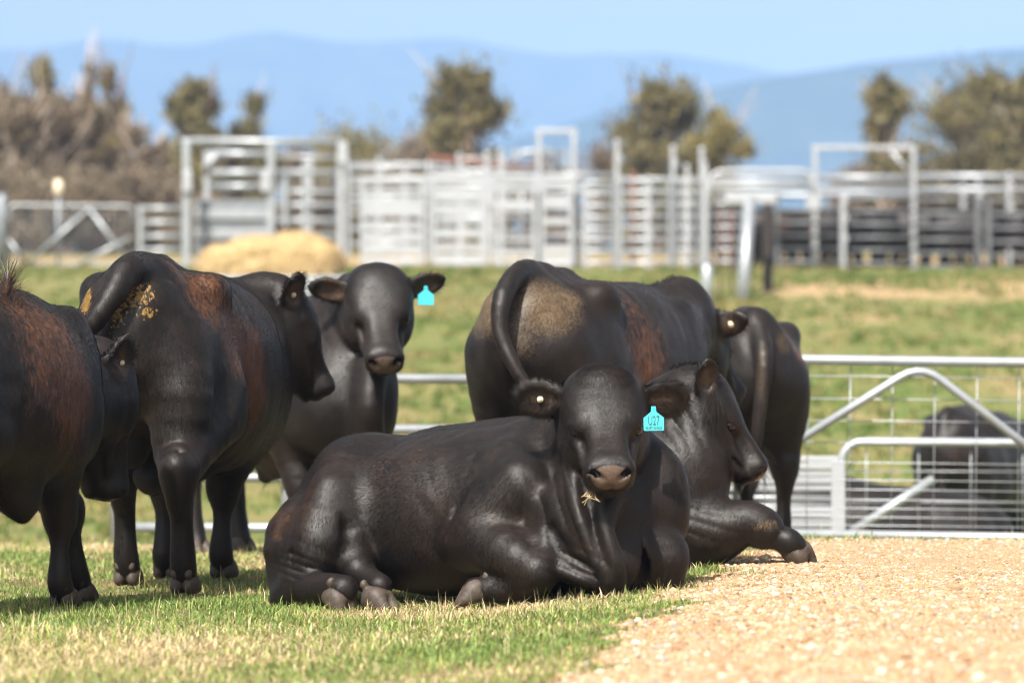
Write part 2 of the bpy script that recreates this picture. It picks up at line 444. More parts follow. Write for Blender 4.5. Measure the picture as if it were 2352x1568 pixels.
def build_ground():
    ys = np.concatenate([np.arange(6, 30, .12), np.arange(30, 110, .6), np.geomspace(110, 9000, 60)])
    u = np.linspace(-1, 1, 161)
    # the sheet widens with distance, so its grid stays fine where it is seen large
    wid = np.interp(ys, [6, 30, 110, 300, 9000], [9, 14, 60, 400, 7000])
    X = np.sign(u)[None] * np.abs(u)[None] ** 1.15 * wid[:, None]; Y = np.repeat(ys[:, None], len(u), 1)
    Z = ground(X, Y)
    V = np.stack([X, Y, Z], -1).reshape(-1, 3); n, m = X.shape
    i = np.arange(n * m).reshape(n, m)
    Q = np.stack([i[:-1, :-1], i[:-1, 1:], i[1:, 1:], i[1:, :-1]], -1).reshape(-1, 4)
    mt, nt, b = mat('paddock_ground'); L = nt.links; co = objco(nt)
    g = attr(nt, 'gravel').outputs['Fac']
    n1 = noise(nt, .22, 5, .6, co, .4); n2 = noise(nt, 1.6, 5, .65, co); n3 = noise(nt, 30, 4, .7, co); n4 = noise(nt, .055, 4, .6, co)
    grass = mix(nt, ramp(nt, n2, [(.40, 0.), (.60, 1.)]), (.105, .155, .033), (.19, .185, .062))
    grass = mix(nt, ramp(nt, n1, [(.44, 0.), (.60, 1.)]), grass, (.245, .20, .085))
    grass = mix(nt, ramp(nt, mth(nt, 'ADD', mth(nt, 'MULTIPLY', n4, .6), mth(nt, 'MULTIPLY', n1, .4)), [(.50, 0.), (.60, .8)]), grass, (.13, .18, .043))
    n5 = noise(nt, .55, 4, .6, co, .5)
    grass = mix(nt, ramp(nt, n5, [(.52, 0.), (.64, .75)]), grass, (.26, .19, .09))
    grass = mix(nt, ramp(nt, n5, [(.34, .7), (.45, 0.)]), grass, (.085, .135, .03))
    bare = ramp(nt, mth(nt, 'MULTIPLY_ADD', n2, .35, attr(nt, 'bare').outputs['Fac']), [(.48, 0.), (.85, 1.)])
    grass = mix(nt, bare, grass, (.42, .285, .155))
    grass = mix(nt, ramp(nt, n3, [(.30, .55), (.7, 0.)]), grass, (.09, .08, .034))
    grass = mix(nt, attr(nt, 'near').outputs['Fac'], grass, mix(nt, ramp(nt, n2, [(.4, 0.), (.6, 1.)]), (.10, .085, .038), (.22, .155, .08)))
    soil = mix(nt, ramp(nt, n3, [(.35, 0.), (.65, 1.)]), (.29, .19, .105), (.40, .275, .165))
    L.new(mix(nt, g, grass, soil), b.inputs['Base Color'])
    b.inputs['Roughness'].default_value = .95; b.inputs['Specular IOR Level'].default_value = .15
    bump(nt, b, n3, .5, .03)
    x, y = V[:, 0], V[:, 1]
    bare_v = (np.exp(-((x - 1.2 - 0 * y) / 2.2) ** 2 - ((y - 44) / 1.6) ** 2) * .0
              + .75 * np.exp(-((x + 1.1) / .9) ** 2 - ((y - 46) / 2.0) ** 2)
              + .85 * sstep(3, 6, x) * np.exp(-((y - 80) / 3.5) ** 2) + .7 * sstep(14, 20, x) * np.exp(-((y - 72) / 2.0) ** 2)
              + .95 * sstep(9, 11, x) * sstep(90.0, 92.5, y) * (1 - sstep(110, 120, y)) + .6 * sstep(-30, -12, x) * sstep(94, 97, y) * (1 - sstep(118, 130, y))
              + .6 * sstep(120, 150, y) * (1 - sstep(500, 900, y)) + .55 * np.exp(-((y - 58) / 4) ** 2) * sstep(2, 8, x) + .5 * sstep(.60, .70, fbm(x * .35, y * .18, 77, 3)) * sstep(34, 40, y))
    me = np_mesh('ground', V, Q.ravel(), np.arange(len(Q)) * 4, mt, True, {'gravel': gravel(x, y), 'bare': bare_v, 'near': 1 - sstep(24, 30, y)})
    tag(link('ground', me), kind='structure')
build_ground()

def blades():
    """short paddock grass of the near ground"""
    r = np.random.default_rng(5)
    def spots(n, y0, y1, w):
        y = np.sqrt(r.uniform(y0 ** 2, y1 ** 2, n)); return r.uniform(-1, 1, n) * w * y, y
    a, b, c = spots(150000, 10.5, 18.5, .135), spots(90000, 18.5, 26.8, .14), spots(9000, 26.8, 33, .14)
    x = np.concatenate([a[0], b[0], c[0]]); y = np.concatenate([a[1], b[1], c[1]])
    g = gravel(x, y)
    clump = fbm(x * 2.2, y * 2.2, 31, 3)
    keep = r.random(len(x)) < np.clip((1 - g * 1.04) ** 1.6, .008, 1) * np.clip(.35 + 1.3 * clump, .2, 1)
    x, y, clump, g = x[keep], y[keep], clump[keep], g[keep]; n = len(x)
    dry = fbm(x * .9 + 5, y * .9, 41, 3) + r.normal(0, .13, n) + .06 * sstep(-.3, -1.6, x) - .10 * sstep(-1.0, .6, x) * (1 - sstep(19, 21, y)) - .15 * g
    kind = np.where(dry > .635, 2, np.where(dry > .515, 1, 0))
    stalk = r.random(n) < .007
    kind[stalk] = np.where(r.random(stalk.sum()) < .6, 2, 1)
    h = r.gamma(4, .0046, n) * (.25 + 1.5 * clump) + .006
    h = np.where(kind == 2, h * 1.15, h); h = np.where(stalk, r.uniform(.05, .12, n), h)
    h *= 1 - .35 * g
    w = np.where(stalk, .0022, r.uniform(.0030, .0065, n)) * np.where(y > 20, 1.35, 1)
    az = r.uniform(0, 2 * math.pi, n); lean = np.where(stalk, r.uniform(.05, .5, n), r.uniform(.2, 1.25, n))
    flat = (kind == 2) & ~stalk & (r.random(n) < .35); lean = np.where(flat, 2.2, lean)
    d = np.stack([np.cos(az), np.sin(az), np.zeros(n)], 1); s = np.stack([-np.sin(az), np.cos(az), np.zeros(n)], 1)
    z0 = ground(x, y) - .004; P = np.stack([x, y, z0], 1); up = np.array([0, 0, 1.])
    def at(t, k): return P + up * (h * t * (1 - .25 * lean * t * t * .6))[:, None] + d * (h * lean * t * t * .8)[:, None] + s * (w * k)[:, None]
    VV = np.stack([at(0, -.4), at(0, .4), at(.5, .5), at(.5, -.5), at(1.0, 0)], 1).reshape(-1, 3)
    k = np.arange(n) * 5
    loops = np.hstack([np.stack([k, k + 1, k + 2, k + 3], 1), np.stack([k + 3, k + 2, k + 4], 1)]).ravel()
    st = np.stack([np.arange(n) * 7, np.arange(n) * 7 + 4], 1).ravel()
    cols = np.array([[.20, .29, .075], [.38, .40, .13], [.64, .51, .30]])[kind]
    cols = cols * r.uniform(.5, 1.4, (n, 1)) * r.uniform(.9, 1.1, (n, 3))
    ca = np.ones((n, 5, 4)); ca[:, :, :3] = cols[:, None]
    mt, nt, b = mat('grass_blades'); L = nt.links
    col = attr(nt, 'col').outputs['Color']
    L.new(col, b.inputs['Base Color']); b.inputs['Roughness'].default_value = .6; b.inputs['Specular IOR Level'].default_value = .25
    tr = N(nt, 'ShaderNodeBsdfTranslucent'); L.new(col, tr.inputs['Color'])
    ms = N(nt, 'ShaderNodeMixShader'); ms.inputs[0].default_value = .40
    L.new(b.outputs[0], ms.inputs[1]); L.new(tr.outputs[0], ms.inputs[2]); L.new(ms.outputs[0], nt.nodes['Material Output'].inputs[0])
    tag(link('grass', np_mesh('grass', VV, loops, st, mt, False, {'col': ca.reshape(-1, 4)})), 'short green and straw coloured grass around the bulls', 'grass', kind='stuff')
blades()

def tussocks():
    """tufts on the rising paddock behind the fence"""
    r = np.random.default_rng(15); n, m = 17000, 7
    y = np.sqrt(r.uniform(33. ** 2, 93. ** 2, n)); x = r.uniform(-.135, .135, n) * y
    k = fbm(x * .5, y * .3, 91, 3); keep = r.random(n) < np.clip(2.6 * (k - .28), .1, 1)
    x, y, k = x[keep], y[keep], k[keep]; n = len(x)
    tone = np.where(r.random(n) < np.clip(.15 + 1.6 * (fbm(x * .3, y * .2, 95, 3) - .42), .05, .9), 1, 0) + (r.random(n) < .12)
    cols = np.array([[.11, .175, .035], [.27, .24, .085], [.36, .27, .13]])[tone] * r.uniform(.7, 1.25, (n, 1))
    X = np.repeat(x, m) + r.normal(0, .055, n * m); Y = np.repeat(y, m) + r.normal(0, .055, n * m); Z = ground(X, Y) - .01
    h = np.repeat(r.gamma(4, .016, n), m) * r.uniform(.6, 1.2, n * m) + .02; w = r.uniform(.012, .03, n * m); a = r.uniform(0, 6.28, n * m)
    P = np.stack([X, Y, Z], 1); s = np.stack([np.cos(a), np.sin(a), 0 * a], 1) * w[:, None]; d = np.stack([-np.sin(a), np.cos(a), 0 * a], 1) * (h * r.normal(0, .6, n * m))[:, None]
    t = P + d; t[:, 2] += h
    V = np.stack([P - s, P + s, t], 1).reshape(-1, 3); c = np.ones((n * m * 3, 4)); c[:, :3] = np.repeat(np.repeat(cols, m, 0), 3, 0)
    link_ = link('grass_tussocks', np_mesh('grass_tussocks', V, np.arange(n * m * 3), np.arange(n * m) * 3, bpy.data.materials['grass_blades'], False, {'col': c}))
    tag(link_, 'green and straw tussocks over the paddock rising to the yards', 'grass', kind='stuff')
tussocks()

def stones():
    r = np.random.default_rng(9)
    n = 190000
    y = np.sqrt(r.uniform(10.6 ** 2, 23.2 ** 2, n)); x = r.uniform(-.02, .137, n) * y
    g = gravel(x, y); keep = r.random(n) < np.clip(g * 1.2 - .1, .0, 1) * np.clip(.25 + 1.4 * fbm(x * 1.7, y * 1.7, 61, 3), .15, 1)
    keep |= (r.random(n) < .012) & (g > -1) & (x > .2)
    x, y = x[keep], y[keep]; n = len(x)
    t = (1 + 5 ** .5) / 2
    ico = np.array([[-1, t, 0], [1, t, 0], [-1, -t, 0], [1, -t, 0], [0, -1, t], [0, 1, t], [0, -1, -t], [0, 1, -t], [t, 0, -1], [t, 0, 1], [-t, 0, -1], [-t, 0, 1]]) / 1.9
    fc = np.array([[0, 11, 5], [0, 5, 1], [0, 1, 7], [0, 7, 10], [0, 10, 11], [1, 5, 9], [5, 11, 4], [11, 10, 2], [10, 7, 6], [7, 1, 8], [3, 9, 4], [3, 4, 2], [3, 2, 6], [3, 6, 8], [3, 8, 9], [4, 9, 5], [2, 4, 11], [6, 2, 10], [8, 6, 7], [9, 8, 1]])
    fine = sstep(.35, .7, fbm(x * .6, y * .6, 71, 3)) * sstep(.9, 1.8, x)
    s = np.clip(r.lognormal(-5.5, .62, n), .0020, .020) * (1 - .5 * fine)
    sh = r.uniform(.55, 1.25, (n, 3)) * np.array([1, 1, .72])
    V = ico[None] * (1 + r.normal(0, .13, (n, 12, 3)))
    V = V * (s[:, None] * sh)[:, None, :]
    a = r.uniform(0, 6.28, n); ca, sa = np.cos(a)[:, None], np.sin(a)[:, None]
    V = np.stack([V[:, :, 0] * ca - V[:, :, 1] * sa, V[:, :, 0] * sa + V[:, :, 1] * ca, V[:, :, 2]], -1)
    V += np.stack([x, y, ground(x, y) + s * .05], 1)[:, None]
    Fc = (fc[None] + (np.arange(n) * 12)[:, None, None]).reshape(-1)
    pal = np.array([[.35, .225, .125], [.39, .27, .165], [.25, .15, .08], [.43, .325, .22], [.54, .47, .38], [.28, .25, .22], [.37, .22, .11]])
    c = pal[r.choice(7, n, p=[.26, .26, .12, .16, .06, .05, .09])] * r.uniform(.75, 1.15, (n, 1))
    cc = np.ones((n, 12, 4)); cc[:, :, :3] = c[:, None]
    mt, nt, b = mat('gravel_stone'); nt.links.new(attr(nt, 'col').outputs['Color'], b.inputs['Base Color']); b.inputs['Roughness'].default_value = .8
    b.inputs['Specular IOR Level'].default_value = .25
    tag(link('gravel', np_mesh('gravel', V.reshape(-1, 3), Fc, np.arange(n * 20) * 3, mt, False, {'col': cc.reshape(-1, 4)})), 'loose tan and cream gravel stones on the pad at right', 'gravel', kind='stuff')
stones()

# ------------------------------------------------------------------ hills and the air before them
def ridge(name, d, prof, depth, base, seed, rough):
    """prof: (px, py) of the skyline in the photo"""
    px = np.array([p[0] for p in prof], float); py = np.array([p[1] for p in prof], float)
    xs = np.linspace(px[0], px[-1], 700)
    q = np.interp(xs, px, py)
    for _ in range(2): q = np.convolve(np.pad(q, 1, 'edge'), np.ones(3) / 3, 'valid')
    q = q - (fbm(xs / 90., xs * 0, seed, 3) - .5) * 7
    zs = np.array([W(a, b, d).z for a, b in zip(xs, q)]); wx = np.array([W(a, 500, d).x for a in xs])
    t = np.linspace(-1, 1, 61); V = []
    for tt in t:
        prof_t = (1 - abs(tt)) ** (.9 if tt < 0 else 1.1)
        sp = (fbm(wx / (d * .05) + tt * 2, wx * 0 + tt * 5, seed, 4) - .5) * rough * (1 - abs(tt)) * min(1, abs(tt) * 4)
        spur = np.sin(wx / (d * .013) + 3 * fbm(wx / (d * .03), wx * 0, seed + 2) * 4) * rough * .25 * abs(tt) * (1 - abs(tt)) * 2
        V.append(np.stack([wx * (1 + .02 * tt), np.full_like(wx, d + tt * depth), base + (zs - base) * prof_t + sp + spur], 1))
    V = np.array(V); n, m = V.shape[:2]; i = np.arange(n * m).reshape(n, m)
    Q = np.stack([i[:-1, :-1], i[:-1, 1:], i[1:, 1:], i[1:, :-1]], -1).reshape(-1, 4)
    mt, nt, b = mat('forest_hill'); co = objco(nt)
    nt.links.new(mix(nt, ramp(nt, noise(nt, .012, 6, .65, co), [(.35, 0.), (.65, 1.)]), (.022, .034, .016), (.052, .060, .030)), b.inputs['Base Color'])
    b.inputs['Roughness'].default_value = 1; b.inputs['Specular IOR Level'].default_value = 0
    tag(link(name, np_mesh(name, V.reshape(-1, 3), Q.ravel(), np.arange(len(Q)) * 4, mt, True)), kind='structure')
ridge('mountains', 6200, [(-5200, 210), (-3600, 150), (-2600, 175), (-1600, 120), (-900, 150), (-300, 130), (0, 108), (60, 112), (180, 98), (270, 86), (330, 102), (440, 108), (540, 82), (610, 72), (700, 82), (800, 100), (900, 96), (1020, 86),
      (1120, 100), (1280, 128), (1420, 122), (1520, 122), (1640, 138), (1800, 168), (2000, 190), (2400, 230), (3200, 190), (4600, 160), (7500, 240)], 1100, -60, 3, 90)
ridge('hill', 3900, [(900, 420), (1150, 330), (1300, 285), (1420, 245), (1600, 205), (1800, 175), (1950, 150), (2060, 138), (2200, 126), (2300, 112), (2420, 108), (2700, 120), (3300, 150), (4200, 120), (5600, 190), (7500, 330)], 700, -50, 8, 60)

def air():
    b = MB(); b.box((-7600, -60, -130), (7600, 7600, 560))
    m = bpy.data.materials.new('air'); m.use_nodes = True; nt = m.node_tree
    nt.nodes.remove(nt.nodes['Principled BSDF'])
    v = nt.nodes.new('ShaderNodeVolumePrincipled')
    v.inputs['Color'].default_value = (.38, .605, 1.0, 1); v.inputs['Density'].default_value = .00021; v.inputs['Anisotropy'].default_value = -.4
    nt.links.new(v.outputs[0], nt.nodes['Material Output'].inputs['Volume'])
    tag(b.build('haze', m), kind='stuff')
air()
# ------------------------------------------------------------------ near gates and rail fence
def pipe_path(pts, r=.12, n=5):
    """round the corners of a polyline"""
    P = [Vector(p) for p in pts]; out = [P[0]]
    for a, b, c in zip(P, P[1:], P[2:]):
        d0, d1 = (a - b), (c - b); q = min(r, d0.length * .45, d1.length * .45)
        s, e = b + d0.normalized() * q, b + d1.normalized() * q
        for i in range(n + 1):
            t = i / n; out.append(s * (1 - t) ** 2 + b * 2 * t * (1 - t) + e * t * t)
    return out + [P[-1]]

def rail_fence():
    g = tag(empty('rail_fence', (-1.5, 26.4, ground(-1.5, 26.4))), 'four rail galvanised pipe fence running behind the bulls at left', 'fence')
    o = g.location
    def q(px, py): return W(px, py, 26.4) - o
    for i, py in enumerate((868, 984, 1096, 1211)):
        b = MB(); b.tube([q(268, py - 2), q(700, py), q(1390, py + 3)], .030, 10); b.build('rail', M['galv'], g, True)
    for px in (268, 660, 1180, 1390):
        b = MB(); p = W(px, 868, 26.46); z0 = ground(p.x, p.y)
        b.tube([Vector((p.x, p.y, z0 - .1)) - o, Vector((p.x, p.y, p.z + .02)) - o], .040, 10)
        b.build('post', M['galv'], g, True)
def mesh_gate():
    d = 26.4; w0 = W(1700, 1000, d); g = tag(empty('mesh_gate', (w0.x, d, ground(w0.x, d))), 'galvanised pipe and wire mesh gate with peaked brace at right', 'gate')
    o = g.location
    q = lambda px, py, dd=d: W(px, py, dd) - o
    b = MB()
    b.tube(pipe_path([q(1690, 1223), q(1690, 823), q(2620, 835), q(2620, 1238), q(1690, 1223)], .10), .031, 10)
    b.build('frame', M['galv'], g, True)
    b = MB(); b.tube(pipe_path([q(1700, 1095, d - .05), q(2115, 835, d - .05), q(2600, 1210, d - .05)], .16), .027, 10); b.build('brace', M['galv'], g, True)
    b = MB()
    ys = [868, 922, 972, 1020, 1068, 1112, 1150, 1172, 1190, 1206]
    ys = [860, 912, 962, 1012, 1058, 1098, 1120, 1143, 1163, 1183, 1202]
    for y in ys: b.tube([q(1690, y, d + .03), q(2160, y + 5, d + .03), q(2620, y + 12, d + .03)], .0034, 5)
    for x in range(1760, 2620, 97): b.tube([q(x, 825, d + .036), q(x - 5, 1230, d + .036)], .0034, 5)
    b.build('wire_mesh', M['galv'], g, True)
def sheeted_race():
    """panel with two sheeted bands standing behind the mesh gate, and the tube gate past it"""
    d = 28.2; w0 = W(1850, 1230, d); g = tag(empty('sheet_stand', (w0.x, d, ground(w0.x, d))), 'low rail stand with two bright sheet metal bands behind the mesh gate', 'rail stand'); o = g.location
    q = lambda px, py, dd=d: W(px, py, dd) - o
    for n_, (y0, y1) in zip(('upper', 'lower'), ((1046, 1128), (1166, 1222))):
        b = MB(); st = 5
        for i in range(st):
            a, c = q(1640, y0 + (y1 - y0) * i / st), q(1925, y0 + (y1 - y0) * (i + 1) / st - 2.5)
            b.box((a.x, -.020 - .012 * (i % 2), c.z), (c.x, .02, a.z))
        b.build('sheet_band', M['galvb'], g, False, .004)
    b = MB()
    for py in (1140, 1160): b.tube([q(1640, py), q(1925, py + 1)], .012, 8)
    b.build('rail', M['galv'], g, True)
    b = MB(); b.box((q(1908, 0).x, -.045, -.5), (q(1940, 0).x, .05, q(0, 1058).z)); b.build('post', M['galvb'], g, False, .008)
    d2 = 30.5; w0 = W(2050, 1230, d2); g2 = tag(empty('tube_gate', (w0.x, d2, ground(w0.x, d2))), 'round cornered tube gate with one diagonal standing in the dip', 'gate'); o2 = g2.location
    q2 = lambda px, py, dd=d2: W(px, py, dd) - o2
    b = MB(); b.tube(pipe_path([q2(1932, 1260), q2(1932, 1012), q2(2560, 1018), q2(2560, 1270)], .18), .03, 10); b.build('frame', M['galv'], g2, True)
    b = MB(); b.tube([q2(1950, 1225), q2(2145, 1098)], .035, 8); b.build('brace', M['galv'], g2, True)
    b = MB()
    for y in (1080, 1150): b.tube([q2(1935, y, d2 + .03), q2(2555, y + 3, d2 + .03)], .004, 5)
    for x in range(1990, 2550, 120): b.tube([q2(x, 1014, d2 + .036), q2(x, 1240, d2 + .036)], .004, 5)
    b.build('wire_mesh', M['galv'], g2, True)
rail_fence(); mesh_gate(); sheeted_race()

# ------------------------------------------------------------------ stock yards on the rise
YD = 95.0
def yard_panel(x0, x1, y_top, y_bot, n, label, d=YD, d1=None, rw=.030, squash=1.9, posts=(1, 1), name='rail_fence', m='galv', extra=0, group='rail panels of the stock yards'):
    """a rail panel between two columns of the photo"""
    d1 = d if d1 is None else d1
    a, c = W(x0, y_bot, d), W(x1, y_bot, d1)
    a.z = ground(a.x, a.y); c.z = ground(c.x, c.y)
    g = tag(empty(name, a), label, 'fence panel', group)
    pm = F / d / PX
    def pt(t, py):
        dd = d + (d1 - d) * t; p = W(x0 + (x1 - x0) * t, py, dd); return p - a
    for i in range(n):
        py = y_top + (y_bot - y_top) * i / (n - 1)
        b = MB(); b.tube([pt(0, py), pt(1, py)], rw, 8, squash=squash); b.build('rail', M[m], g, True)
    for t, on in zip((0, 1), posts):
        if on:
            p0, p1 = pt(t, y_bot), pt(t, y_top - 6 - extra); b = MB()
            b.box((p0.x - .05, p0.y - .055, p0.z - .35), (p0.x + .05, p0.y + .055, p1.z)); b.build('post', M[m], g, False, .012)
    return g
def tall_post(px, y_top, label, d=YD, w=.055, m='galvb', ball=True, y_bot=612):
    p = W(px, y_bot, d); z0 = ground(p.x, d); top = W(px, y_top, d).z
    g = tag(empty('yard_post', (p.x, d, z0)), label, 'post', 'tall posts of the stock yards')
    b = MB(); b.box((-w, -w, -.1), (w, w, top - z0)); b.build('shaft', M[m], g, False, .012)
    if ball:
        b = MB(); b.tube([(0, 0, top - z0), (0, 0, top - z0 + .05), (0, 0, top - z0 + .11)], [w * 1.25, w * 1.3, w * .7], 12); b.build('cap', M[m], g, True)
    for zz in (.35, .62, .86):
        b = MB(); b.box((w, -w * .7, (top - z0) * zz), (w + .05, w * .7, (top - z0) * zz + .16)); b.build('hinge', M[m], g, False, .006)
    return g
def gantry(x0, x1, y_top, label, d=YD, y2=None, brace=0, w=.055, base=612):
    p = W(x0, base, d); z0 = ground(p.x, d); g = tag(empty('yard_gantry', (p.x, d, z0)), label, 'gantry', 'overhead frames of the stock yards')
    o = g.location; top = W(x0, y_top, d).z - z0; L_ = W(x1, y_top, d).x - p.x
    for x in (0, L_):
        b = MB(); b.box((x - w, -w, -.3), (x + w, w, top)); b.build('post', M['galvb'], g, False, .012)
    b = MB(); b.box((-w - .02, -w - .004, top + .003), (L_ + w + .02, w + .004, top + .10)); b.build('crossbar', M['galvb'], g, False, .012)
    if y2:
        t2 = W(x0, y2, d).z - z0
        b = MB(); b.box((w + .003, -w + .01, t2 - .05), (L_ - w - .003, w - .01, t2 + .05)); b.build('crossbar', M['galv'], g, False, .012)
    if brace:
        for s, x in ((1, w), (-1, L_ - w)):
            if brace == 1 or s == (1 if brace == 2 else -1):
                b = MB(); b.tube([(x, 0, top - .55), (x + s * .45, 0, top - .02)], .05, 8); b.build('brace', M['galvb'], g, True)
    return g

def left_gates():
    for (x0, x1, xa, lab) in ((22, 306, 205, 'wire mesh gate with peaked brace at the left of the yards'),):
        a = W(x0, 606, YD); a.z = ground(a.x, YD); g = tag(empty('yard_gate', a), lab, 'gate')
        q = lambda px, py, dy=0: W(px, py, YD) - a + Vector((0, dy, 0))
        b = MB(); b.tube(pipe_path([q(x0, 606), q(x0, 470), q(x1, 473), q(x1, 608), q(x0, 606)], .15), .03, 8); b.build('frame', M['galv'], g, True)
        for p0, p1 in (((20, 550), (62, 606)), ((66, 604), (205, 478)), ((205, 478), (300, 606)), ((180, 606), (300, 545))):
            b = MB(); b.tube([q(*p0, -.05), q(*p1, -.05)], .045, 8); b.build('brace', M['galv'], g, True)
        b = MB()
        for y in range(484, 606, 9): b.tube([q(x0, y, .04), q(x1, y + 2, .04)], .006, 4)
        for x in range(x0 + 10, x1, 14): b.tube([q(x, 472, .045), q(x, 606, .045)], .006, 4)
        b.build('wire_mesh', M['galvd'], g, True)
    p = W(4, 612, 94); g = tag(empty('strainer_post', (p.x, 94, ground(p.x, 94))), 'dark thick fence post at the left picture edge', 'post')
    b = MB(); b.tube([(0, 0, -.2), (0, 0, 1.60), (0, 0, 1.66)], [.13, .13, .08], 12); b.build('shaft', M['galvd'], g, True)
    p = W(134, 470, 97); z0 = ground(p.x, 97); g = tag(empty('marker_post', (p.x, 97, z0)), 'slender dark post with a cream cap behind the left mesh gate', 'post')
    b = MB(); b.tube([(0, 0, -.1), (0, 0, 1.7)], .05, 8); b.build('shaft', M['galvd'], g, True)
    b = MB(); b.tube([(0, 0, 1.66), (0, 0, 1.75), (0, 0, 1.98), (0, 0, 2.02)], [.06, .11, .10, .03], 12); b.build('cap', M['button'], g, True)
    yard_panel(322, 416, 478, 606, 5, 'short five rail panel left of the loading ramp', posts=(1, 0))

def loading_ramp():
    a = W(428, 604, YD); a.z = ground(a.x, YD); g = tag(empty('loading_ramp', a), 'loading ramp with tall steel frame and blue grey sheeted side', 'loading ramp'); o = a
    q = lambda px, py, dy=0: W(px, py, YD) - o + Vector((0, dy, 0))
    for i, px in enumerate((428, 622)):
        b = MB(); p, t = q(px, 610), q(px, 322); b.box((p.x - .085, -.08, p.z - .3), (p.x + .085, .08, t.z)); b.build('post', M['galv'], g, False, .015)
    for px, y, dy in ((466, 340, 1.2), (782, 330, .0), (705, 360, 1.2)):
        b = MB(); p, t = q(px, 610), q(px, y); b.box((p.x - .07, dy - .07, p.z - .3), (p.x + .07, dy + .07, t.z)); b.build('post', M['galvb'], g, False, .015)
    for (x0, x1, y, dy, rr) in ((416, 786, 323, -.003, .075), (470, 620, 345, 1.2, .08), (628, 790, 352, 1.2, .04)):
        p0, p1 = q(x0, y, dy), q(x1, y + 4, dy); b = MB(); b.tube([p0, p1], rr, 8, squash=1.1); b.build('top_rail', M['galv'], g, True)
    b = MB(); b.tube([q(460, 385, 1.1), q(492, 345, 1.1)], .09, 8); b.build('brace', M['galvb'], g, True)
    for y in (392, 425): b = MB(); b.tube([q(478, y, .9), q(615, y, .9)], .05, 8, squash=1.8); b.build('rail', M['galv'], g, True)
    for i, (y0, y1) in enumerate(((455, 478), (478, 500), (502, 522), (524, 545), (547, 575), (577, 604))):
        p0, p1 = q(440, y1), q(612, y0); b = MB(); dy = .9 if i % 2 == 0 else .82
        b.box((p0.x, dy, p0.z + .012), (p1.x, dy + .05, p1.z)); b.build('sheet', M['galvd'] if i in (0, 2, 4) else M['galv'], g, False, .008)
    for y in (395, 440, 470, 505, 540, 575, 600):
        b = MB(); b.tube([q(632, y, .02), q(776, y + 1, .02)], .035, 8, squash=1.8); b.build('rail', M['galv'], g, True)
    for px, y0, y1 in ((700, 372, 600), (655, 410, 520)):
        b = MB(); p, t = q(px, y1), q(px, y0); b.box((p.x - .05, -.13, p.z), (p.x + .05, -.045, t.z)); b.build('upright', M['galv'], g, False, .01)
    for px, y in ((432, 415), (612, 415), (790, 350)):
        b = MB(); p = q(px, y); b.box((p.x - .11, -.19, p.z - .25), (p.x + .09, -.085, p.z + .22)); b.build('latch', M['galvb'], g, False, .02)

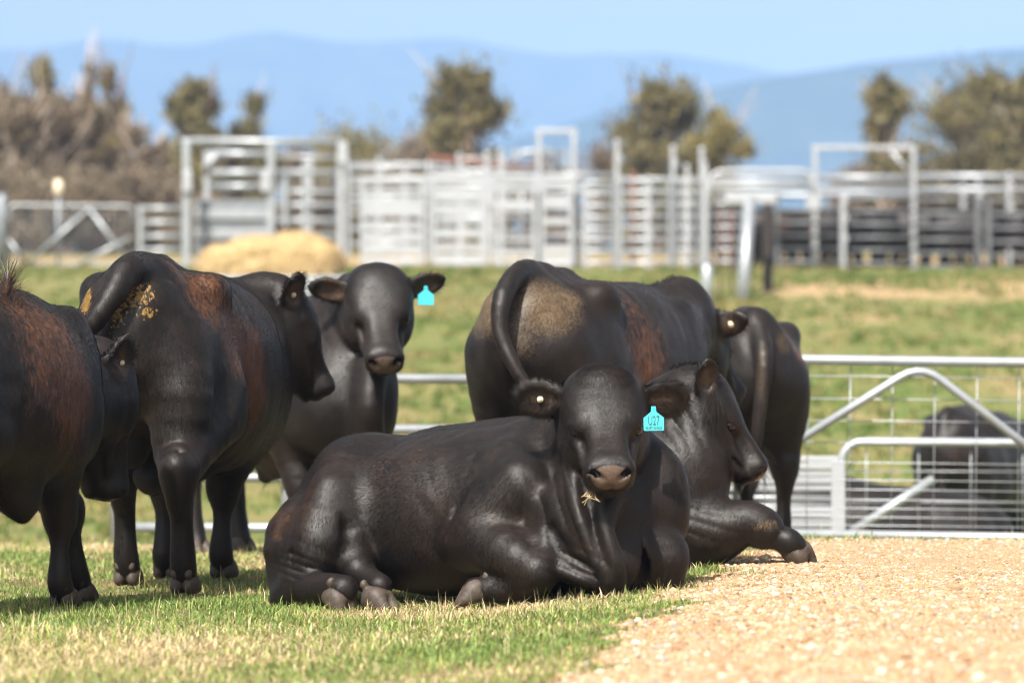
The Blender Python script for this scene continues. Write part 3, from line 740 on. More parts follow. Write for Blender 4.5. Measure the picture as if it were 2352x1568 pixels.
def centre_yards():
    def white_gate(x0, x1, y0, y1, bands, label, d=YD - .4):
        a = W(x0, y1, d); a.z = ground(a.x, d); g = tag(empty('sheeted_gate', a), label, 'gate', 'sheeted gates of the stock yards')
        q = lambda px, py: W(px, py, d) - a
        p, t = q(x0, y1), q(x1, y0); b = MB()
        w = .045
        b.box((p.x, -w, p.z), (p.x + 2 * w, w, t.z)); b.box((t.x - 2 * w, -w, p.z), (t.x, w, t.z)); b.box((p.x + 2 * w, -w, t.z - 2 * w), (t.x - 2 * w, w, t.z)); b.box((p.x + 2 * w, -w, p.z), (t.x - 2 * w, w, p.z + 2 * w))
        b.build('frame', M['galvb'], g, False, .01)
        for a0, a1 in bands:
            p0, p1 = q(x0, a1), q(x1, a0); b = MB(); b.box((p0.x + 2 * w + .002, -.02, p0.z), (p1.x - 2 * w - .002, .02, p1.z)); b.build('sheet', M['galvb'], g, False, .006)
        return g
    white_gate(828, 975, 408, 606, ((414, 424), (436, 446), (458, 497), (509, 520), (534, 553), (564, 584), (592, 599)), 'broad white sheeted gate right of the loading ramp')
    white_gate(992, 1112, 405, 608, ((412, 420), (436, 462), (472, 492), (503, 512), (526, 545), (560, 576), (584, 598)), 'broad white sheeted gate in the middle of the yards')
    white_gate(1128, 1232, 400, 606, ((405, 418), (432, 440), (460, 484), (545, 553), (576, 588)), 'white gate with open dark slots left of the high narrow gantry')
    white_gate(1242, 1316, 402, 612, ((408, 428), (448, 480), (500, 516), (562, 580), (585, 606)), 'narrow white gate beneath the high narrow gantry')
    gantry(1238, 1318, 306, 'high narrow white gantry in the middle of the yards', brace=0)
    for px, y, lab in ((870, 372, 'white capped post behind the first sheeted gate'), (930, 382, 'shorter white capped post behind the first sheeted gate'), (1055, 362, 'white capped post left of the gantry behind the middle gate'),
                       (1118, 360, 'white capped post between the middle gates'), (1150, 352, 'white capped post with bracket just left of the gantry')):
        tall_post(px, y, lab, d=98)
    for px, y, lab in ((1417, 330, 'tall white post standing free right of the gantry'), (1546, 345, 'tall white post left of the bow topped gate'), (1578, 388, 'short white post between the two tall posts'),
                       (1612, 348, 'tall white post beside the bow topped gate'), (1488, 415, 'short capped post amid the thin rail panels'), (1345, 430, 'short capped post right of the gantry')):
        tall_post(px, y, lab)
    rows = [(800, 985, 385, 560, 6, 100.5), (985, 1240, 392, 570, 6, 101), (1000, 1160, 365, 430, 3, 106), (1240, 1420, 402, 575, 6, 100), (1420, 1620, 412, 580, 7, 100.8), (800, 1100, 378, 470, 4, 108), (1180, 1300, 350, 420, 3, 104)]
    labs = ['grey rail panel behind the first sheeted gate', 'grey rail panel behind the middle sheeted gate', 'raised rails behind the capped posts', 'rail panel behind the gantry gap', 'rail panel behind the thin rail panels', 'furthest rails behind the loading ramp side', 'raised rails just left of the gantry top']
    for (x0, x1, y0, y1, n, d), lab in zip(rows, labs): yard_panel(x0, x1, y0, y1, n, lab, d=d, m='galv')
    yard_panel(1325, 1412, 420, 604, 8, 'thin eight rail panel just right of the gantry', posts=(1, 1))
    yard_panel(1424, 1540, 415, 604, 8, 'thin eight rail panel between the two tall posts')
    yard_panel(1550, 1608, 418, 600, 8, 'narrow thin rail panel left of the bow topped gate')
    # brown painted upright and reddish gear on the cattle crush
    p = W(1455, 606, 97); g = tag(empty('rusty_post', (p.x, 97, ground(p.x, 97))), 'rusty red upright seen between thin rail panels', 'post')
    b = MB(); b.tube([(0, 0, -.1), (0, 0, 2.2)], .07, 8); b.build('shaft', M['rustpost'], g, True)
    a = W(985, 395, 103); z0 = ground(a.x, 103); g = tag(empty('cattle_crush', (a.x, 103, z0)), 'cattle crush with reddish top bar rising behind the middle gates', 'cattle crush')
    t = a.z - z0
    b = MB(); b.tube([(0, 0, t + .35), (2.8, 0, t + .05)], .09, 8); b.build('top_bar', M['rustpost'], g, True)
    b = MB()
    for i in range(7): b.tube([(i * .45, 0, 0), (i * .45, 0, t + .3 - i * .04)], .05, 8)
    b.build('uprights', M['galv'], g, True)
    b = MB(); b.box((-.1, -.06, t - .5), (2.9, .06, t - .05)); b.build('side_sheet', M['galvb'], g, False, .01)
    b = MB(); b.tube([(1.9, .2, t + .1), (2.3, .2, t + .5), (2.9, .2, t + .55), (3.2, .2, t + .1)], .05, 8); b.build('hoop', M['galv'], g, True)

def right_pens():
    d = 94.5
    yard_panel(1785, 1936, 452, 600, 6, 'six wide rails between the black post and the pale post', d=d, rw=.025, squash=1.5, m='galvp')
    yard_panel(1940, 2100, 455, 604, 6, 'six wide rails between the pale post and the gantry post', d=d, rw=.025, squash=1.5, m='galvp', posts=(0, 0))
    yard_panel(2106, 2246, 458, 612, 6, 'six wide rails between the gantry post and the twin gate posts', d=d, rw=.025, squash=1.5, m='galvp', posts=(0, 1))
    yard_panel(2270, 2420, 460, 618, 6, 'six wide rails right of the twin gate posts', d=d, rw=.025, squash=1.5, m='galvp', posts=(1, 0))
    yard_panel(1630, 1715, 468, 600, 6, 'short railed panel just left of the tall slanted post', d=95.5, rw=.035, squash=1.5, posts=(0, 0))
    yard_panel(1880, 2110, 408, 440, 2, 'upper back rails under the wide gantry', d=103, rw=.06, squash=1.4, posts=(0, 0))
    yard_panel(2110, 2420, 405, 436, 2, 'upper back rails right of the wide gantry', d=103, rw=.06, squash=1.4, posts=(0, 0))
    yard_panel(1640, 2100, 430, 448, 2, 'long double top rail behind the pens', d=100.5, rw=.045, squash=1.5, posts=(0, 0))
    gantry(1872, 2098, 344, 'wide overhead gantry with corner brace over the right pens', brace=3, base=616)
    tall_post(1936, 440, 'pale post in the middle of the wide rail panels', d=94.2, y_bot=620, ball=False)
    tall_post(2212, 420, 'pale post with slide latch behind the right pens', d=98, ball=False)
    tall_post(2248, 425, 'capped post left of the twin gate posts', d=98.5)
    tall_post(2318, 405, 'pale capped post right of the twin gate posts', d=100)
    # gate with bowed top
    a = W(1622, 604, 93.5); a.z = ground(a.x, 93.5); g = tag(empty('bow_top_gate', a), 'bright bow topped gate above the short railed panel', 'gate')
    q = lambda px, py: W(px, py, 93.5) - a
    b = MB(); b.tube(pipe_path([q(1628, 470), q(1632, 392), q(1862, 392), q(1868, 450)], .45), .055, 8); b.build('frame', M['galvb'], g, True)
    for y in (412, 428): b = MB(); b.tube([q(1632, y), q(1866, y + 1)], .05, 8, squash=1.3); b.build('rail', M['galvb'], g, True)
    b = MB(); p, t = q(1620, 606), q(1620, 385); b.box((p.x - .06, -.07, -.2), (p.x + .06, .07, t.z)); b.build('post', M['galvb'], g, False, .01)
    b = MB(); p, t = q(1867, 455), q(1867, 452); b.box((p.x - .14, -.05, p.z - .25), (p.x + .16, .05, p.z + .1)); b.build('latch', M['galvb'], g, False, .01)
    # fence end on the bank in front of the pens
    d = 78.0
    p = W(1703, 690, d); z0 = ground(p.x, d); g = tag(empty('strainer_post', (p.x, d, z0)), 'tall slanted galvanised post on the bank before the pens', 'post'); o = Vector((p.x, d, z0))
    t = W(1722, 455, d + 1) - o
    b = MB(); b.tube([(0, 0, -.3), t, t + Vector((0, 0, .04))], [.12, .12, .07], 10); b.build('shaft', M['galv'], g, True)
    b = MB(); b.box((t.x - .45, -.06 + t.y, t.z - .10), (t.x + .5, .06 + t.y, t.z + .12)); b.build('bracket', M['galvb'], g, False, .02)
    p = W(1764, 640, 80); z0 = ground(p.x, 80); t = W(1764, 458, 80).z - z0; g = tag(empty('steel_post', (p.x, 80, z0)), 'black steel fence post beside the tall slanted post', 'post')
    b = MB(); b.box((-.05, -.05, -.2), (.05, .05, t)); b.box((-.09, -.012, -.2), (-.052, .012, t * .97)); b.box((.052, -.012, -.2), (.09, .012, t * .97)); b.build('shaft', M['blackpost'], g, False, .008)
    p = W(1624, 690, 76); z0 = ground(p.x, 76); t = W(1624, 612, 76).z - z0; g = tag(empty('fence_post', (p.x, 76, z0)), 'pale fence post rising behind the dusty bull', 'post')
    b = MB(); b.tube([(0, 0, -.2), (0, 0, t), (0, 0, t + .05)], [.10, .10, .05], 10); b.build('shaft', M['galv'], g, True)
    g = tag(empty('wire_fence', (W(1624, 690, 76).x, 76.0, ground(W(1624, 690, 76).x, 76))), 'thin wire fence strung between the posts on the bank', 'fence')
    b = MB(); o = Vector(g.location)
    for k in range(6): b.tube([Vector((.1, .02, .25 + .26 * k)), Vector((W(1703, 690, 78).x - o.x - .1, 2.0, .25 + .26 * k + ground(W(1703, 690, 78).x, 78) - o.z))], .006, 4)
    b.build('wires', M['galv'], g, True)
    for px in (1655, 1680):
        b = MB(); x = W(px, 690, 77).x - o.x; b.tube([(x, 1.0, -.1), (x, 1.0, 1.7)], .022, 6); b.build('dropper', M['rustpost'], g, True)

def hay():
    d = 79.0; c = W(620, 632, d); z = W(620, 640, d).z
    z0 = ground(c.x, d)
    g = tag(empty('feed_trailer', (c.x, d, z0)), 'low galvanised hay feeder carrying the straw bale', 'hay feeder')
    b = MB(); b.box((-3.1, -.75, z - z0 - .16), (1.75, .75, z - z0)); b.build('tray', M['galv'], g, False, .02)
    b = MB(); b.box((-3.14, -.80, z - z0 - .34), (1.79, -.753, z - z0 + .03)); b.build('side_sheet', M['galv'], g, False, .01)
    for x in (-2.7, -.5, 1.4):
        for y in (-.6, .6):
            b = MB(); b.box((x - .05, y - .05, -.15), (x + .05, y + .05, z - z0 - .163)); b.build('leg', M['galv'], g)
    # bale: two thick biscuits of straw, slumped
    S = Sculpt(.05); x0, x1 = W(470, 600, d).x - c.x, W(768, 600, d).x - c.x
    for a, e, h, k in ((x0 + .35, x0 + .9, .56, .12), (x0 + .9, x0 + 1.75, .74, .12), (x0 + 1.6, x1 - .55, .78, .12), (x1 - .75, x1 - .3, .62, .12)):
        S.loft([[a, 0, h * .48, .62, h * .54], [e, 0, h * .48, .62, h * .54]], k=k, e=5)
    S.cap((x0 + .5, -.7, .1), (x0 + .9, -.68, .35), .10, .06, k=.15, sub=True); S.cap((x1 - .95, -.72, .0), (x1 - .9, -.7, .8), .06, .05, k=.15, sub=True)
    S.floor = .0
    V, Q = S.mesh(2)
    V[:, 2] += (fbm(V[:, 0] * 3, V[:, 1] * 3, 4) - .5) * .12; V[:, 1] += (fbm(V[:, 0] * 5, V[:, 2] * 7, 8) - .5) * .10
    V, Nn = V, vnormals(V, Q)
    g2 = tag(empty('straw_bale', (c.x, d, z + .004)), 'golden straw bale slumped on the hay feeder', 'bale')
    link('bale', np_mesh('bale', V, Q.ravel(), np.arange(len(Q)) * 4, M['straw']), g2)
    a, l, s, _, _ = strands(V, Q, Nn, 9000, .16, .012, lambda P, n: np.array([1., 0, 0])[None] * np.sign(np.sin(P[:, :1] * 40 + P[:, 2:] * 33)), .5, None, .6, 3)
    link('loose_straw', np_mesh('loose_straw', a, l, s, M['straw'], False), g2)
left_gates(); loading_ramp(); centre_yards(); right_pens(); hay()
# ------------------------------------------------------------------ trees behind the yards
def leafmat(name, cols):
    m, nt, b = mat(name); L = nt.links
    oi = N(nt, 'ShaderNodeObjectInfo')
    n = noise(nt, 1.3, 3, .6, objco(nt))
    c = ramp(nt, n, [(.3, cols[0]), (.52, cols[1]), (.72, cols[2])])
    L.new(c, b.inputs['Base Color']); b.inputs['Roughness'].default_value = .6
    tr = N(nt, 'ShaderNodeBsdfTranslucent'); L.new(c, tr.inputs['Color'])
    ms = N(nt, 'ShaderNodeMixShader'); ms.inputs[0].default_value = .25
    L.new(b.outputs[0], ms.inputs[1]); L.new(tr.outputs[0], ms.inputs[2]); L.new(ms.outputs[0], nt.nodes['Material Output'].inputs[0])
    return m
M['gum'] = leafmat('gum_leaves', ((.085, .072, .028), (.15, .128, .045), (.25, .19, .065)))
M['dry'] = leafmat('dry_leaves', ((.125, .095, .060), (.185, .140, .088), (.25, .185, .12)))
M['scrub'] = leafmat('scrub_leaves', ((.11, .10, .03), (.20, .165, .045), (.26, .20, .06)))
M['bark'] = simple('pale_bark', (.42, .34, .27), .8, 0, .2, .35, 3)
M['barkd'] = simple('brown_bark', (.17, .115, .085), .85, 0, .2, .3, 3)
def tree(px, top, width, label, seed, d=160, leaf='gum', bark='bark', lobes=None, dens=1.0, kind='tree', group='trees behind the yards', base=.30, bare=0):
    r = np.random.default_rng(seed)
    p = W(px, 600, d); z0 = float(ground(p.x, d)); H = W(px, top, d).z - z0; wd = width * (1.38 if kind == 'tree' else 1.5) * PX / F * d
    g = tag(empty('gum_tree' if kind == 'tree' else 'shrub', (p.x, d, z0)), label, kind, group)
    tb = MB(); cent = []
    if lobes is None:
        lobes = []
        n = max(16, int(wd * 6))
        for i in range(n):
            t = r.uniform(base + .02, .90); w = wd * .5 * (math.sin(math.pi * min(1, (t - base) / (1 - base) * .80 + .17)) ** .6)
            a = r.uniform(0, 6.28); q = r.uniform(.25, .85)
            lobes.append((math.cos(a) * w * q, math.sin(a) * w * q, t * H, wd * r.uniform(.09, .20), max(.3, min(H * r.uniform(.05, .10), wd * .28))))
        lobes.append((r.uniform(-.1, .1) * wd, 0, H * .90, wd * .16, H * .07))
    nt = 1 if kind == 'tree' else 4
    for k in range(nt):
        a = [Vector((r.uniform(-.1, .1) * wd * .4 * (nt > 1), 0, -.3)), Vector((r.uniform(-.06, .06) * wd, r.uniform(-.05, .05) * wd, H * .3)), Vector((r.uniform(-.1, .1) * wd, r.uniform(-.08, .08) * wd, H * .62)), Vector((r.uniform(-.1, .1) * wd, 0, H * .9))]
        R = .022 * H / (nt ** .5); tb.tube(catm([list(q) for q in a], 4).tolist(), [R * (1 - .85 * i / 12) for i in range(13)], 7)
        trunk = catm([list(q) for q in a], 6)
    for lx, ly, lz, rw, rh in lobes:
        j = int(np.clip((lz / H * .62) * len(trunk), 1, len(trunk) - 1)); s0 = Vector(trunk[j])
        e = Vector((lx, ly, lz)); m = (s0 + e) / 2 + Vector((0, 0, -.12 * (e - s0).length))
        tb.tube(catm([list(s0), list(m), list(e)], 4).tolist(), [.010 * H * (1 - .8 * i / 8) for i in range(9)], 5)
    for k in range(bare * 2):
        s0 = Vector(trunk[int(r.uniform(.3, .9) * (len(trunk) - 1))]); e = s0 + Vector((r.uniform(-.5, .5) * wd, r.uniform(-.3, .3) * wd, H * r.uniform(.15, .42)))
        tb.tube([s0, (s0 + e) / 2 + Vector((r.uniform(-.1, .1), 0, -.1)), e], [.008 * H, .006 * H, .002 * H], 5)
    tb.build('trunk', M[bark], g, True)
    L_ = np.array(lobes); vol = L_[:, 3] ** 2 * L_[:, 4]; n = int((4200 if kind == 'tree' else 4200) * dens)
    ci = r.choice(len(L_), n, p=vol / vol.sum() * .5 + .5 / len(L_)); u = r.normal(0, 1, (n, 3)); u /= np.linalg.norm(u, axis=1)[:, None]
    u *= (r.random(n) ** .45)[:, None]
    P = L_[ci, :3] + u * np.stack([L_[ci, 3], L_[ci, 3], L_[ci, 4]], 1) * 1.15 + r.normal(0, .085, (n, 3)) * np.array([wd, wd, wd]) * (r.random(n) < .5)[:, None]
    P[:, 2] -= .15 * H * .1 * r.random(n)
    ln = r.uniform(.22, .46, n) * (H / 9) ** .5; w = ln * r.uniform(.35, .6, n)
    dr = r.normal(0, .55, (n, 3)); dr[:, 2] -= .8; dr /= np.linalg.norm(dr, axis=1)[:, None]; sd = np.cross(dr, r.normal(0, 1, (n, 3))); sd /= np.linalg.norm(sd, axis=1)[:, None]
    V = np.stack([P - dr * ln[:, None] * .5, P + sd * w[:, None] * .5, P + dr * ln[:, None] * .5, P - sd * w[:, None] * .5], 1).reshape(-1, 3)
    link('crown', np_mesh('crown', V, np.arange(n * 4), np.arange(n) * 4, M[leaf], False), g)
T_ = [  # px, top, width, d, leaf, bark, dens, bare, label
    (-30, 185, 150, 158, 'dry', 'barkd', 1.0, 6, 'reddish brown sapling tree at the left picture edge'),
    (40, 205, 120, 152, 'gum', 'barkd', 1.0, 4, 'low olive tree in the left thicket beside the picture edge'),
    (92, 118, 80, 156, 'gum', 'barkd', .8, 8, 'slim pointed dark tree in the left thicket'),
    (150, 215, 120, 150, 'dry', 'bark', .9, 8, 'brown dry tree between the two slim trees of the left thicket'),
    (205, 112, 55, 160, 'dry', 'bark', .25, 8, 'almost leafless thin tree standing up from the thicket'),
    (256, 135, 80, 155, 'gum', 'barkd', .8, 8, 'slim ragged dark tree right of the leafless tree'),
    (110, 212, 150, 140, 'dry', 'bark', .9, 14, 'dry grey brown bushy tree low in the left thicket'),
    (20, 205, 150, 138, 'dry', 'bark', .9, 14, 'pinkish brown bushy tree low at the left edge'),
    (210, 218, 140, 142, 'dry', 'barkd', 1.1, 6, 'dark twiggy tree low in the thicket middle'),
    (330, 275, 130, 146, 'dry', 'bark', .9, 14, 'pinkish dry bushy tree right of the thicket'),
    (395, 325, 120, 148, 'scrub', 'barkd', 1.1, 4, 'olive bushy tree left of the loading ramp'),
    (460, 165, 120, 158, 'gum', 'barkd', 1.3, 3, 'dense wind shaped tree above the left ramp post'),
    (575, 200, 95, 160, 'gum', 'bark', 1.1, 4, 'upright grey green tree above the ramp top rail'),
    (1062, 142, 165, 162, 'gum', 'bark', 1.5, 3, 'tall round headed gum tree in the middle of the picture'),
    (1508, 176, 190, 164, 'gum', 'barkd', 1.5, 4, 'broad gum tree above the thin rail panels'),
    (1660, 235, 125, 163, 'scrub', 'bark', 1.1, 4, 'lower olive gum tree leaning out right of the broad gum'),
    (2030, 165, 100, 158, 'gum', 'bark', .8, 4, 'tall thin gum tree above the wide gantry'),
    (2240, 158, 240, 165, 'gum', 'bark', 1.7, 6, 'wide umbrella shaped gum tree with pale limbs at right'),
    (2370, 150, 150, 160, 'gum', 'bark', 1.2, 4, 'gum tree cut off by the right picture edge')]
for i, (px, top, wd, d, lf, bk, dn, ba, lab) in enumerate(T_): tree(px, top, wd, lab, 100 + i, d, lf, bk, None, dn, bare=ba, base=.06 if i < 11 else .28)
S_ = [(760, 292, 230, 190, 'scrub', 'wide yellow green shrub behind the ramp right side'), (880, 280, 250, 195, 'scrub', 'wide olive shrub left of the round headed gum'), (970, 300, 150, 185, 'dry', 'brown shrub against the round headed gum'),
      (1130, 335, 90, 180, 'scrub', 'green shrub at the foot of the round headed gum'), (1380, 335, 110, 185, 'dry', 'reddish brown shrub right of the narrow gantry'), (1590, 350, 150, 170, 'scrub', 'dark olive shrub under the broad gum'),
      (1470, 350, 110, 172, 'gum', 'dull green shrub left under the broad gum'), (2030, 350, 120, 170, 'dry', 'brown shrub framed by the wide gantry'), (2180, 340, 100, 172, 'scrub', 'olive shrub right of the wide gantry'), (2300, 355, 130, 170, 'scrub', 'yellow green shrub under the umbrella shaped gum'),
      (690, 330, 110, 175, 'dry', 'brown shrub seen through the ramp frame'), (520, 330, 130, 172, 'dry', 'brown shrub behind the left of the ramp frame'), (1250, 345, 130, 178, 'dry', 'rust brown shrub seen through the narrow gantry'),
      (2120, 385, 120, 168, 'dry', 'low brown shrub behind the gantry right post'), (10, 400, 150, 132, 'dry', 'grey brown scrub at the left picture edge behind the mesh gate'), (75, 420, 140, 128, 'dry', 'grey brown scrub behind the mesh gate, left of the cream capped post'), (150, 390, 150, 134, 'dry', 'tall grey brown scrub right of the cream capped post'),
      (225, 420, 140, 130, 'dry', 'grey brown scrub behind the mesh gate peak'), (295, 390, 140, 135, 'dry', 'pinkish brown scrub at the right end of the mesh gate'), (370, 405, 130, 132, 'dry', 'dark brown scrub behind the five rail panel'), (470, 440, 140, 130, 'dry', 'brown scrub behind the ramp sheeting'),
      (2380, 330, 110, 168, 'dry', 'brown shrub at the right picture edge'), (1960, 380, 110, 176, 'dry', 'grey brown shrub left inside the wide gantry')]
for i, (px, top, wd, d, lf, lab) in enumerate(S_): tree(px, top, wd, lab, 300 + i, d, lf, 'barkd', None, .8, 'shrub', 'shrubs behind the yards', .08)
# ------------------------------------------------------------------ bulls
def unit(v):
    v = np.asarray(v, float); return v / np.linalg.norm(v)

class Bull:
    def __init__(s, loc, heading, vox, size=1.0):
        s.loc = Vector(loc); s.h = math.radians(heading); s.sc = size
        s.S = Sculpt(vox); s.paint = []; s.hooves = []; s.tufts = []; s.folds = []
        c, sn = math.cos(s.h), math.sin(s.h)
        s.R = np.array([[c, sn, 0], [-sn, c, 0], [0, 0, 1]])        # world -> local
    def P(s, px, py, d):                                            # photo pixel and distance -> local point
        return s.R @ np.array(W(px, py, d) - s.loc)
    def D(s, v): return s.R @ np.array(v, float)                    # world direction -> local
    # -------------------------------------------------------------- head
    def head(s, poll, fwd, up=(0, 0, 1), size=1.0, ears=((0, 0, 0), (0, 0, 0)), neck_from=None, neck_mid=None, hair=False):
        S = s.S; h = unit(fwd); u = np.array(up, float); u = unit(u - h * (u @ h)); sd = np.cross(u, h)
        q = size; poll = np.array(poll, float)
        T = lambda x, y, z: poll + q * (x * h + y * sd + z * u)
        s.T, s.hax = T, (h, sd, u)
        def lf(rows, **kw): S.loft([[*T(x, y, z), q * a, q * b] for x, y, z, a, b in rows], up=u, **kw)
        lf([(-.04, 0, -.12, .10, .10), (.04, 0, -.105, .154, .122), (.15, 0, -.108, .157, .128), (.24, 0, -.122, .112, .118),
            (.33, 0, -.122, .092, .098), (.41, 0, -.118, .088, .086), (.455, 0, -.118, .092, .080)], k=.04, e=3.2)
        S.ell(T(.490, 0, -.118), (q * .055, q * .098, q * .074), h, u, k=.04)          # muzzle pad
        for y in (1, -1):
            lf([(.03, y * .062, -.20, .085, .10), (.17, y * .070, -.225, .082, .085), (.30, y * .028, -.21, .058, .058), (.42, y * .012, -.188, .050, .038)], k=.05)
        S.ell(T(.01, 0, -.03), (q * .09, q * .11, q * .06), h, u, k=.08)            # polled knob
        for y in (1, -1):
            S.cap(T(.12, y * .120, -.045), T(.215, y * .100, -.058), q * .030, k=.05)   # brow
            S.ell(T(.226, y * .098, -.083), (q * .050, q * .032, q * .038), h, u, k=.03)  # orbit
            S.ell(T(.17, y * .115, -.20), (q * .11, q * .050, q * .085), h, u, k=.05)   # cheek
            S.ell(T(.325, y * .124, -.090), (q * .10, q * .034, q * .030), unit(h - .25 * y * sd), u, k=.035, sub=True)
            S.cap(T(.245, y * .120, -.120), T(.41, y * .092, -.160), q * .014, k=.03)  # facial crest
            S.ell(T(.248, y * .136, -.080), (q * .032, q * .030, q * .0215), unit(h - .8 * y * sd), u, k=.012, sub=True)
            S.chain([[*T(.206, y * .139, -.080), q * .007], [*T(.220, y * .142, -.061), q * .0095], [*T(.246, y * .131, -.060), q * .0095], [*T(.268, y * .112, -.078), q * .007]], k=.012)
            S.chain([[*T(.208, y * .138, -.090), q * .006], [*T(.236, y * .132, -.105), q * .007], [*T(.264, y * .112, -.092), q * .006]], k=.012)
            S.ell(T(.505, y * .064, -.092), (q * .034, q * .034, q * .036), h, u, k=.025)  # nostril wing
            S.cap(T(.552, y * .040, -.106), T(.520, y * .066, -.084), q * .0135, q * .015, k=.010, sub=True)
            S.cap(T(.530, y * .066, -.084), T(.505, y * .092, -.098), q * .009, q * .006, k=.010, sub=True)
            S.cap(T(.505, y * .075, -.172), T(.39, y * .100, -.172), q * .007, k=.02, sub=True)  # mouth corner
            S.ell(T(.490, y * .045, -.160), (q * .040, q * .048, q * .026), h, u, k=.025)
        S.cap(T(.548, 0, -.150), T(.535, 0, -.175), q * .005, k=.012, sub=True)
        S.cap(T(.545, -.075, -.182), T(.545, .075, -.182), q * .008, k=.016, sub=True)
        S.ell(T(.475, 0, -.202), (q * .050, q * .056, q * .026), h, u, k=.015)           # chin
        s.ear_frames = []
        for y, (eb, eu, er) in zip((1, -1), ears):
            # eb: swept back, eu: raised, er: opening turned forward/back
            base = T(.045, y * .135, -.075)
            e = unit(y * sd - eb * h + eu * u)
            nrm = unit(h * (1 - abs(er)) + u * .25 + er * sd * y); nrm = unit(nrm - e * (nrm @ e))
            rows = ((-.03, .030, .026), (.03, .042, .024), (.085, .068, .020), (.14, .072, .018), (.185, .051, .016), (.215, .017, .013))
            S.loft([[*(base + q * (t * e - .006 * nrm)), q * w, q * th] for t, w, th in rows], up=nrm, k=.025)
            rows = ((.04, .021, .017), (.085, .049, .018), (.14, .052, .018), (.178, .031, .016))
            S.loft([[*(base + q * (t * e + .014 * nrm)), q * w, q * th] for t, w, th in rows], up=nrm, k=.014, sub=True)
            s.ear_frames.append((base, e, nrm, np.cross(nrm, e), q))
            s.paint.append(('inner', base + q * (.11 * e + .02 * nrm), (q * .10,) * 3, 1.0))
        # colouring of the muzzle and eyes
        s.paint.append(('nose', T(.545, 0, -.105), (q * .055, q * .098, q * .070), 1.7, (h, sd, u)))
        for y in (1, -1):
            s.paint.append(('inner', T(.240, y * .128, -.082), (q * .046, q * .04, q * .034), .95, (h, sd, u)))
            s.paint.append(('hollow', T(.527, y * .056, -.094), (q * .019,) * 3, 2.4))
        # neck
        if neck_from is not None:
            rows = [list(r) for r in neck_from]
            if neck_mid is not None: rows.append(list(neck_mid))
            rows.append([*T(.07, 0, -.13), q * .145, q * .165])
            S.loft(rows, k=.10, e=2.2)
    # -------------------------------------------------------------- body on its feet
    def standing(s, feet=None, tail=None, belly=1.0, tail_r=1.0, scrotum=True, top=0.0):
        S, q = s.S, s.sc; feet = feet or {}
        V = lambda x, y, z: (x * q, y * q, z * q)
        S.loft([[*V(x, 0, z + top * x), ry * q * (belly if -.3 < x < .5 else 1), rz * q] for x, z, ry, rz in (
            (-.86, 1.09, .15, .19), (-.72, 1.075, .25, .32), (-.50, 1.03, .30, .385), (-.22, .98, .335, .415), (.08, .945, .365, .45),
            (.36, .925, .35, .44), (.60, .955, .29, .40), (.80, .965, .20, .31))], k=.06, e=2.35)
        S.ell(V(.80, 0, .72), (.17 * q, .15 * q, .22 * q), k=.14)                       # brisket
        S.ell(V(.42, 0, 1.28), (.28 * q, .10 * q, .10 * q), k=.10)                      # withers
        S.cap(V(-.80, 0, 1.36), V(-.35, 0, 1.40), .06 * q, .05 * q, k=.10)
        for y in (1, -1):
            side = 'L' if y > 0 else 'R'
            S.ell(V(-.42, y * .26, 1.30), (.10 * q, .07 * q, .07 * q), k=.12)           # hip
            S.cap(V(-.84, y * .10, 1.25), V(-.80, y * .12, 1.22), .06 * q, k=.08)       # pin
            fx, fy = feet.get('h' + side, (0, 0))
            f = np.array([-.58 + fx, y * .19 + fy, 0.0])
            hip = np.array([-.52, y * .17, 1.08]); hock = f + (-.055, 0, .50)
            stif = np.array([-.28, y * .235, .76]) * (1, 1, 1) + np.array([fx * .35, fy * .3, 0])
            hock[0] = f[0] - .055; fet = f + (.015, 0, .135)
            S.loft([[*(q * p), q * a, q * b] for p, a, b in ((hip, .16, .27), ((hip + stif) / 2, .155, .24), (stif, .115, .15))], up=(1, 0, 0), k=.08)
            S.chain([[*(q * p), q * r] for p, r in ((hip + (-.22, 0, -.05), .15), (np.array([-.66 + fx * .4, y * .18 + fy * .5, .84]), .145), (hock * .45 + np.array([-.60 + fx * .4, y * .19, .70]) * .55, .10), (hock + (-.02, 0, .06), .056))], k=.10)
            S.chain([[*(q * p), q * r] for p, r in ((stif, .135), (stif * .45 + hock * .55 + (.01, 0, .02), .098), (hock, .066))], k=.08)
            S.chain([[*(q * p), q * r] for p, r in ((hock + (.005, 0, .03), .066), (hock + (.01, 0, -.05), .062), ((hock + fet) / 2 + (.01, 0, 0), .044), (fet, .054), (f + (.045, 0, .07), .050))], k=.05)
            S.cap(q * (hock + (-.06, 0, .05)), q * (hock + (-.01, 0, -.12)), .034 * q, .026 * q, k=.05)
            s.hooves.append((q * (f + (.05, 0, .078)), 0.0, None))
            fx, fy = feet.get('f' + side, (0, 0))
            f = np.array([.58 + fx, y * .19 + fy, 0.0]); fet = f + (0, 0, .135)
            knee = np.array([.585 + fx * .85, y * .185 + fy * .9, .42]); elb = np.array([.50 + fx * .4, y * .215 + fy * .3, .70])
            S.ell(V(.58, y * .22, .98), (.21 * q, .11 * q, .34 * q), up=(.25, 0, 1), fwd=(1, 0, -.25), k=.10)
            S.ell(V(.68, y * .19, .80), (.13 * q, .12 * q, .17 * q), k=.10)
            S.chain([[*(q * p), q * r] for p, r in ((elb, .125), (elb * .5 + knee * .5, .098), (knee, .069))], k=.08)
            S.chain([[*(q * p), q * r] for p, r in ((knee + (0, 0, .03), .068), (knee + (.01, 0, -.04), .066), ((knee + fet) / 2, .043), (fet, .054), (f + (.04, 0, .07), .050))], k=.05)
            s.hooves.append((q * (f + (.05, 0, .078)), 0.0, None))
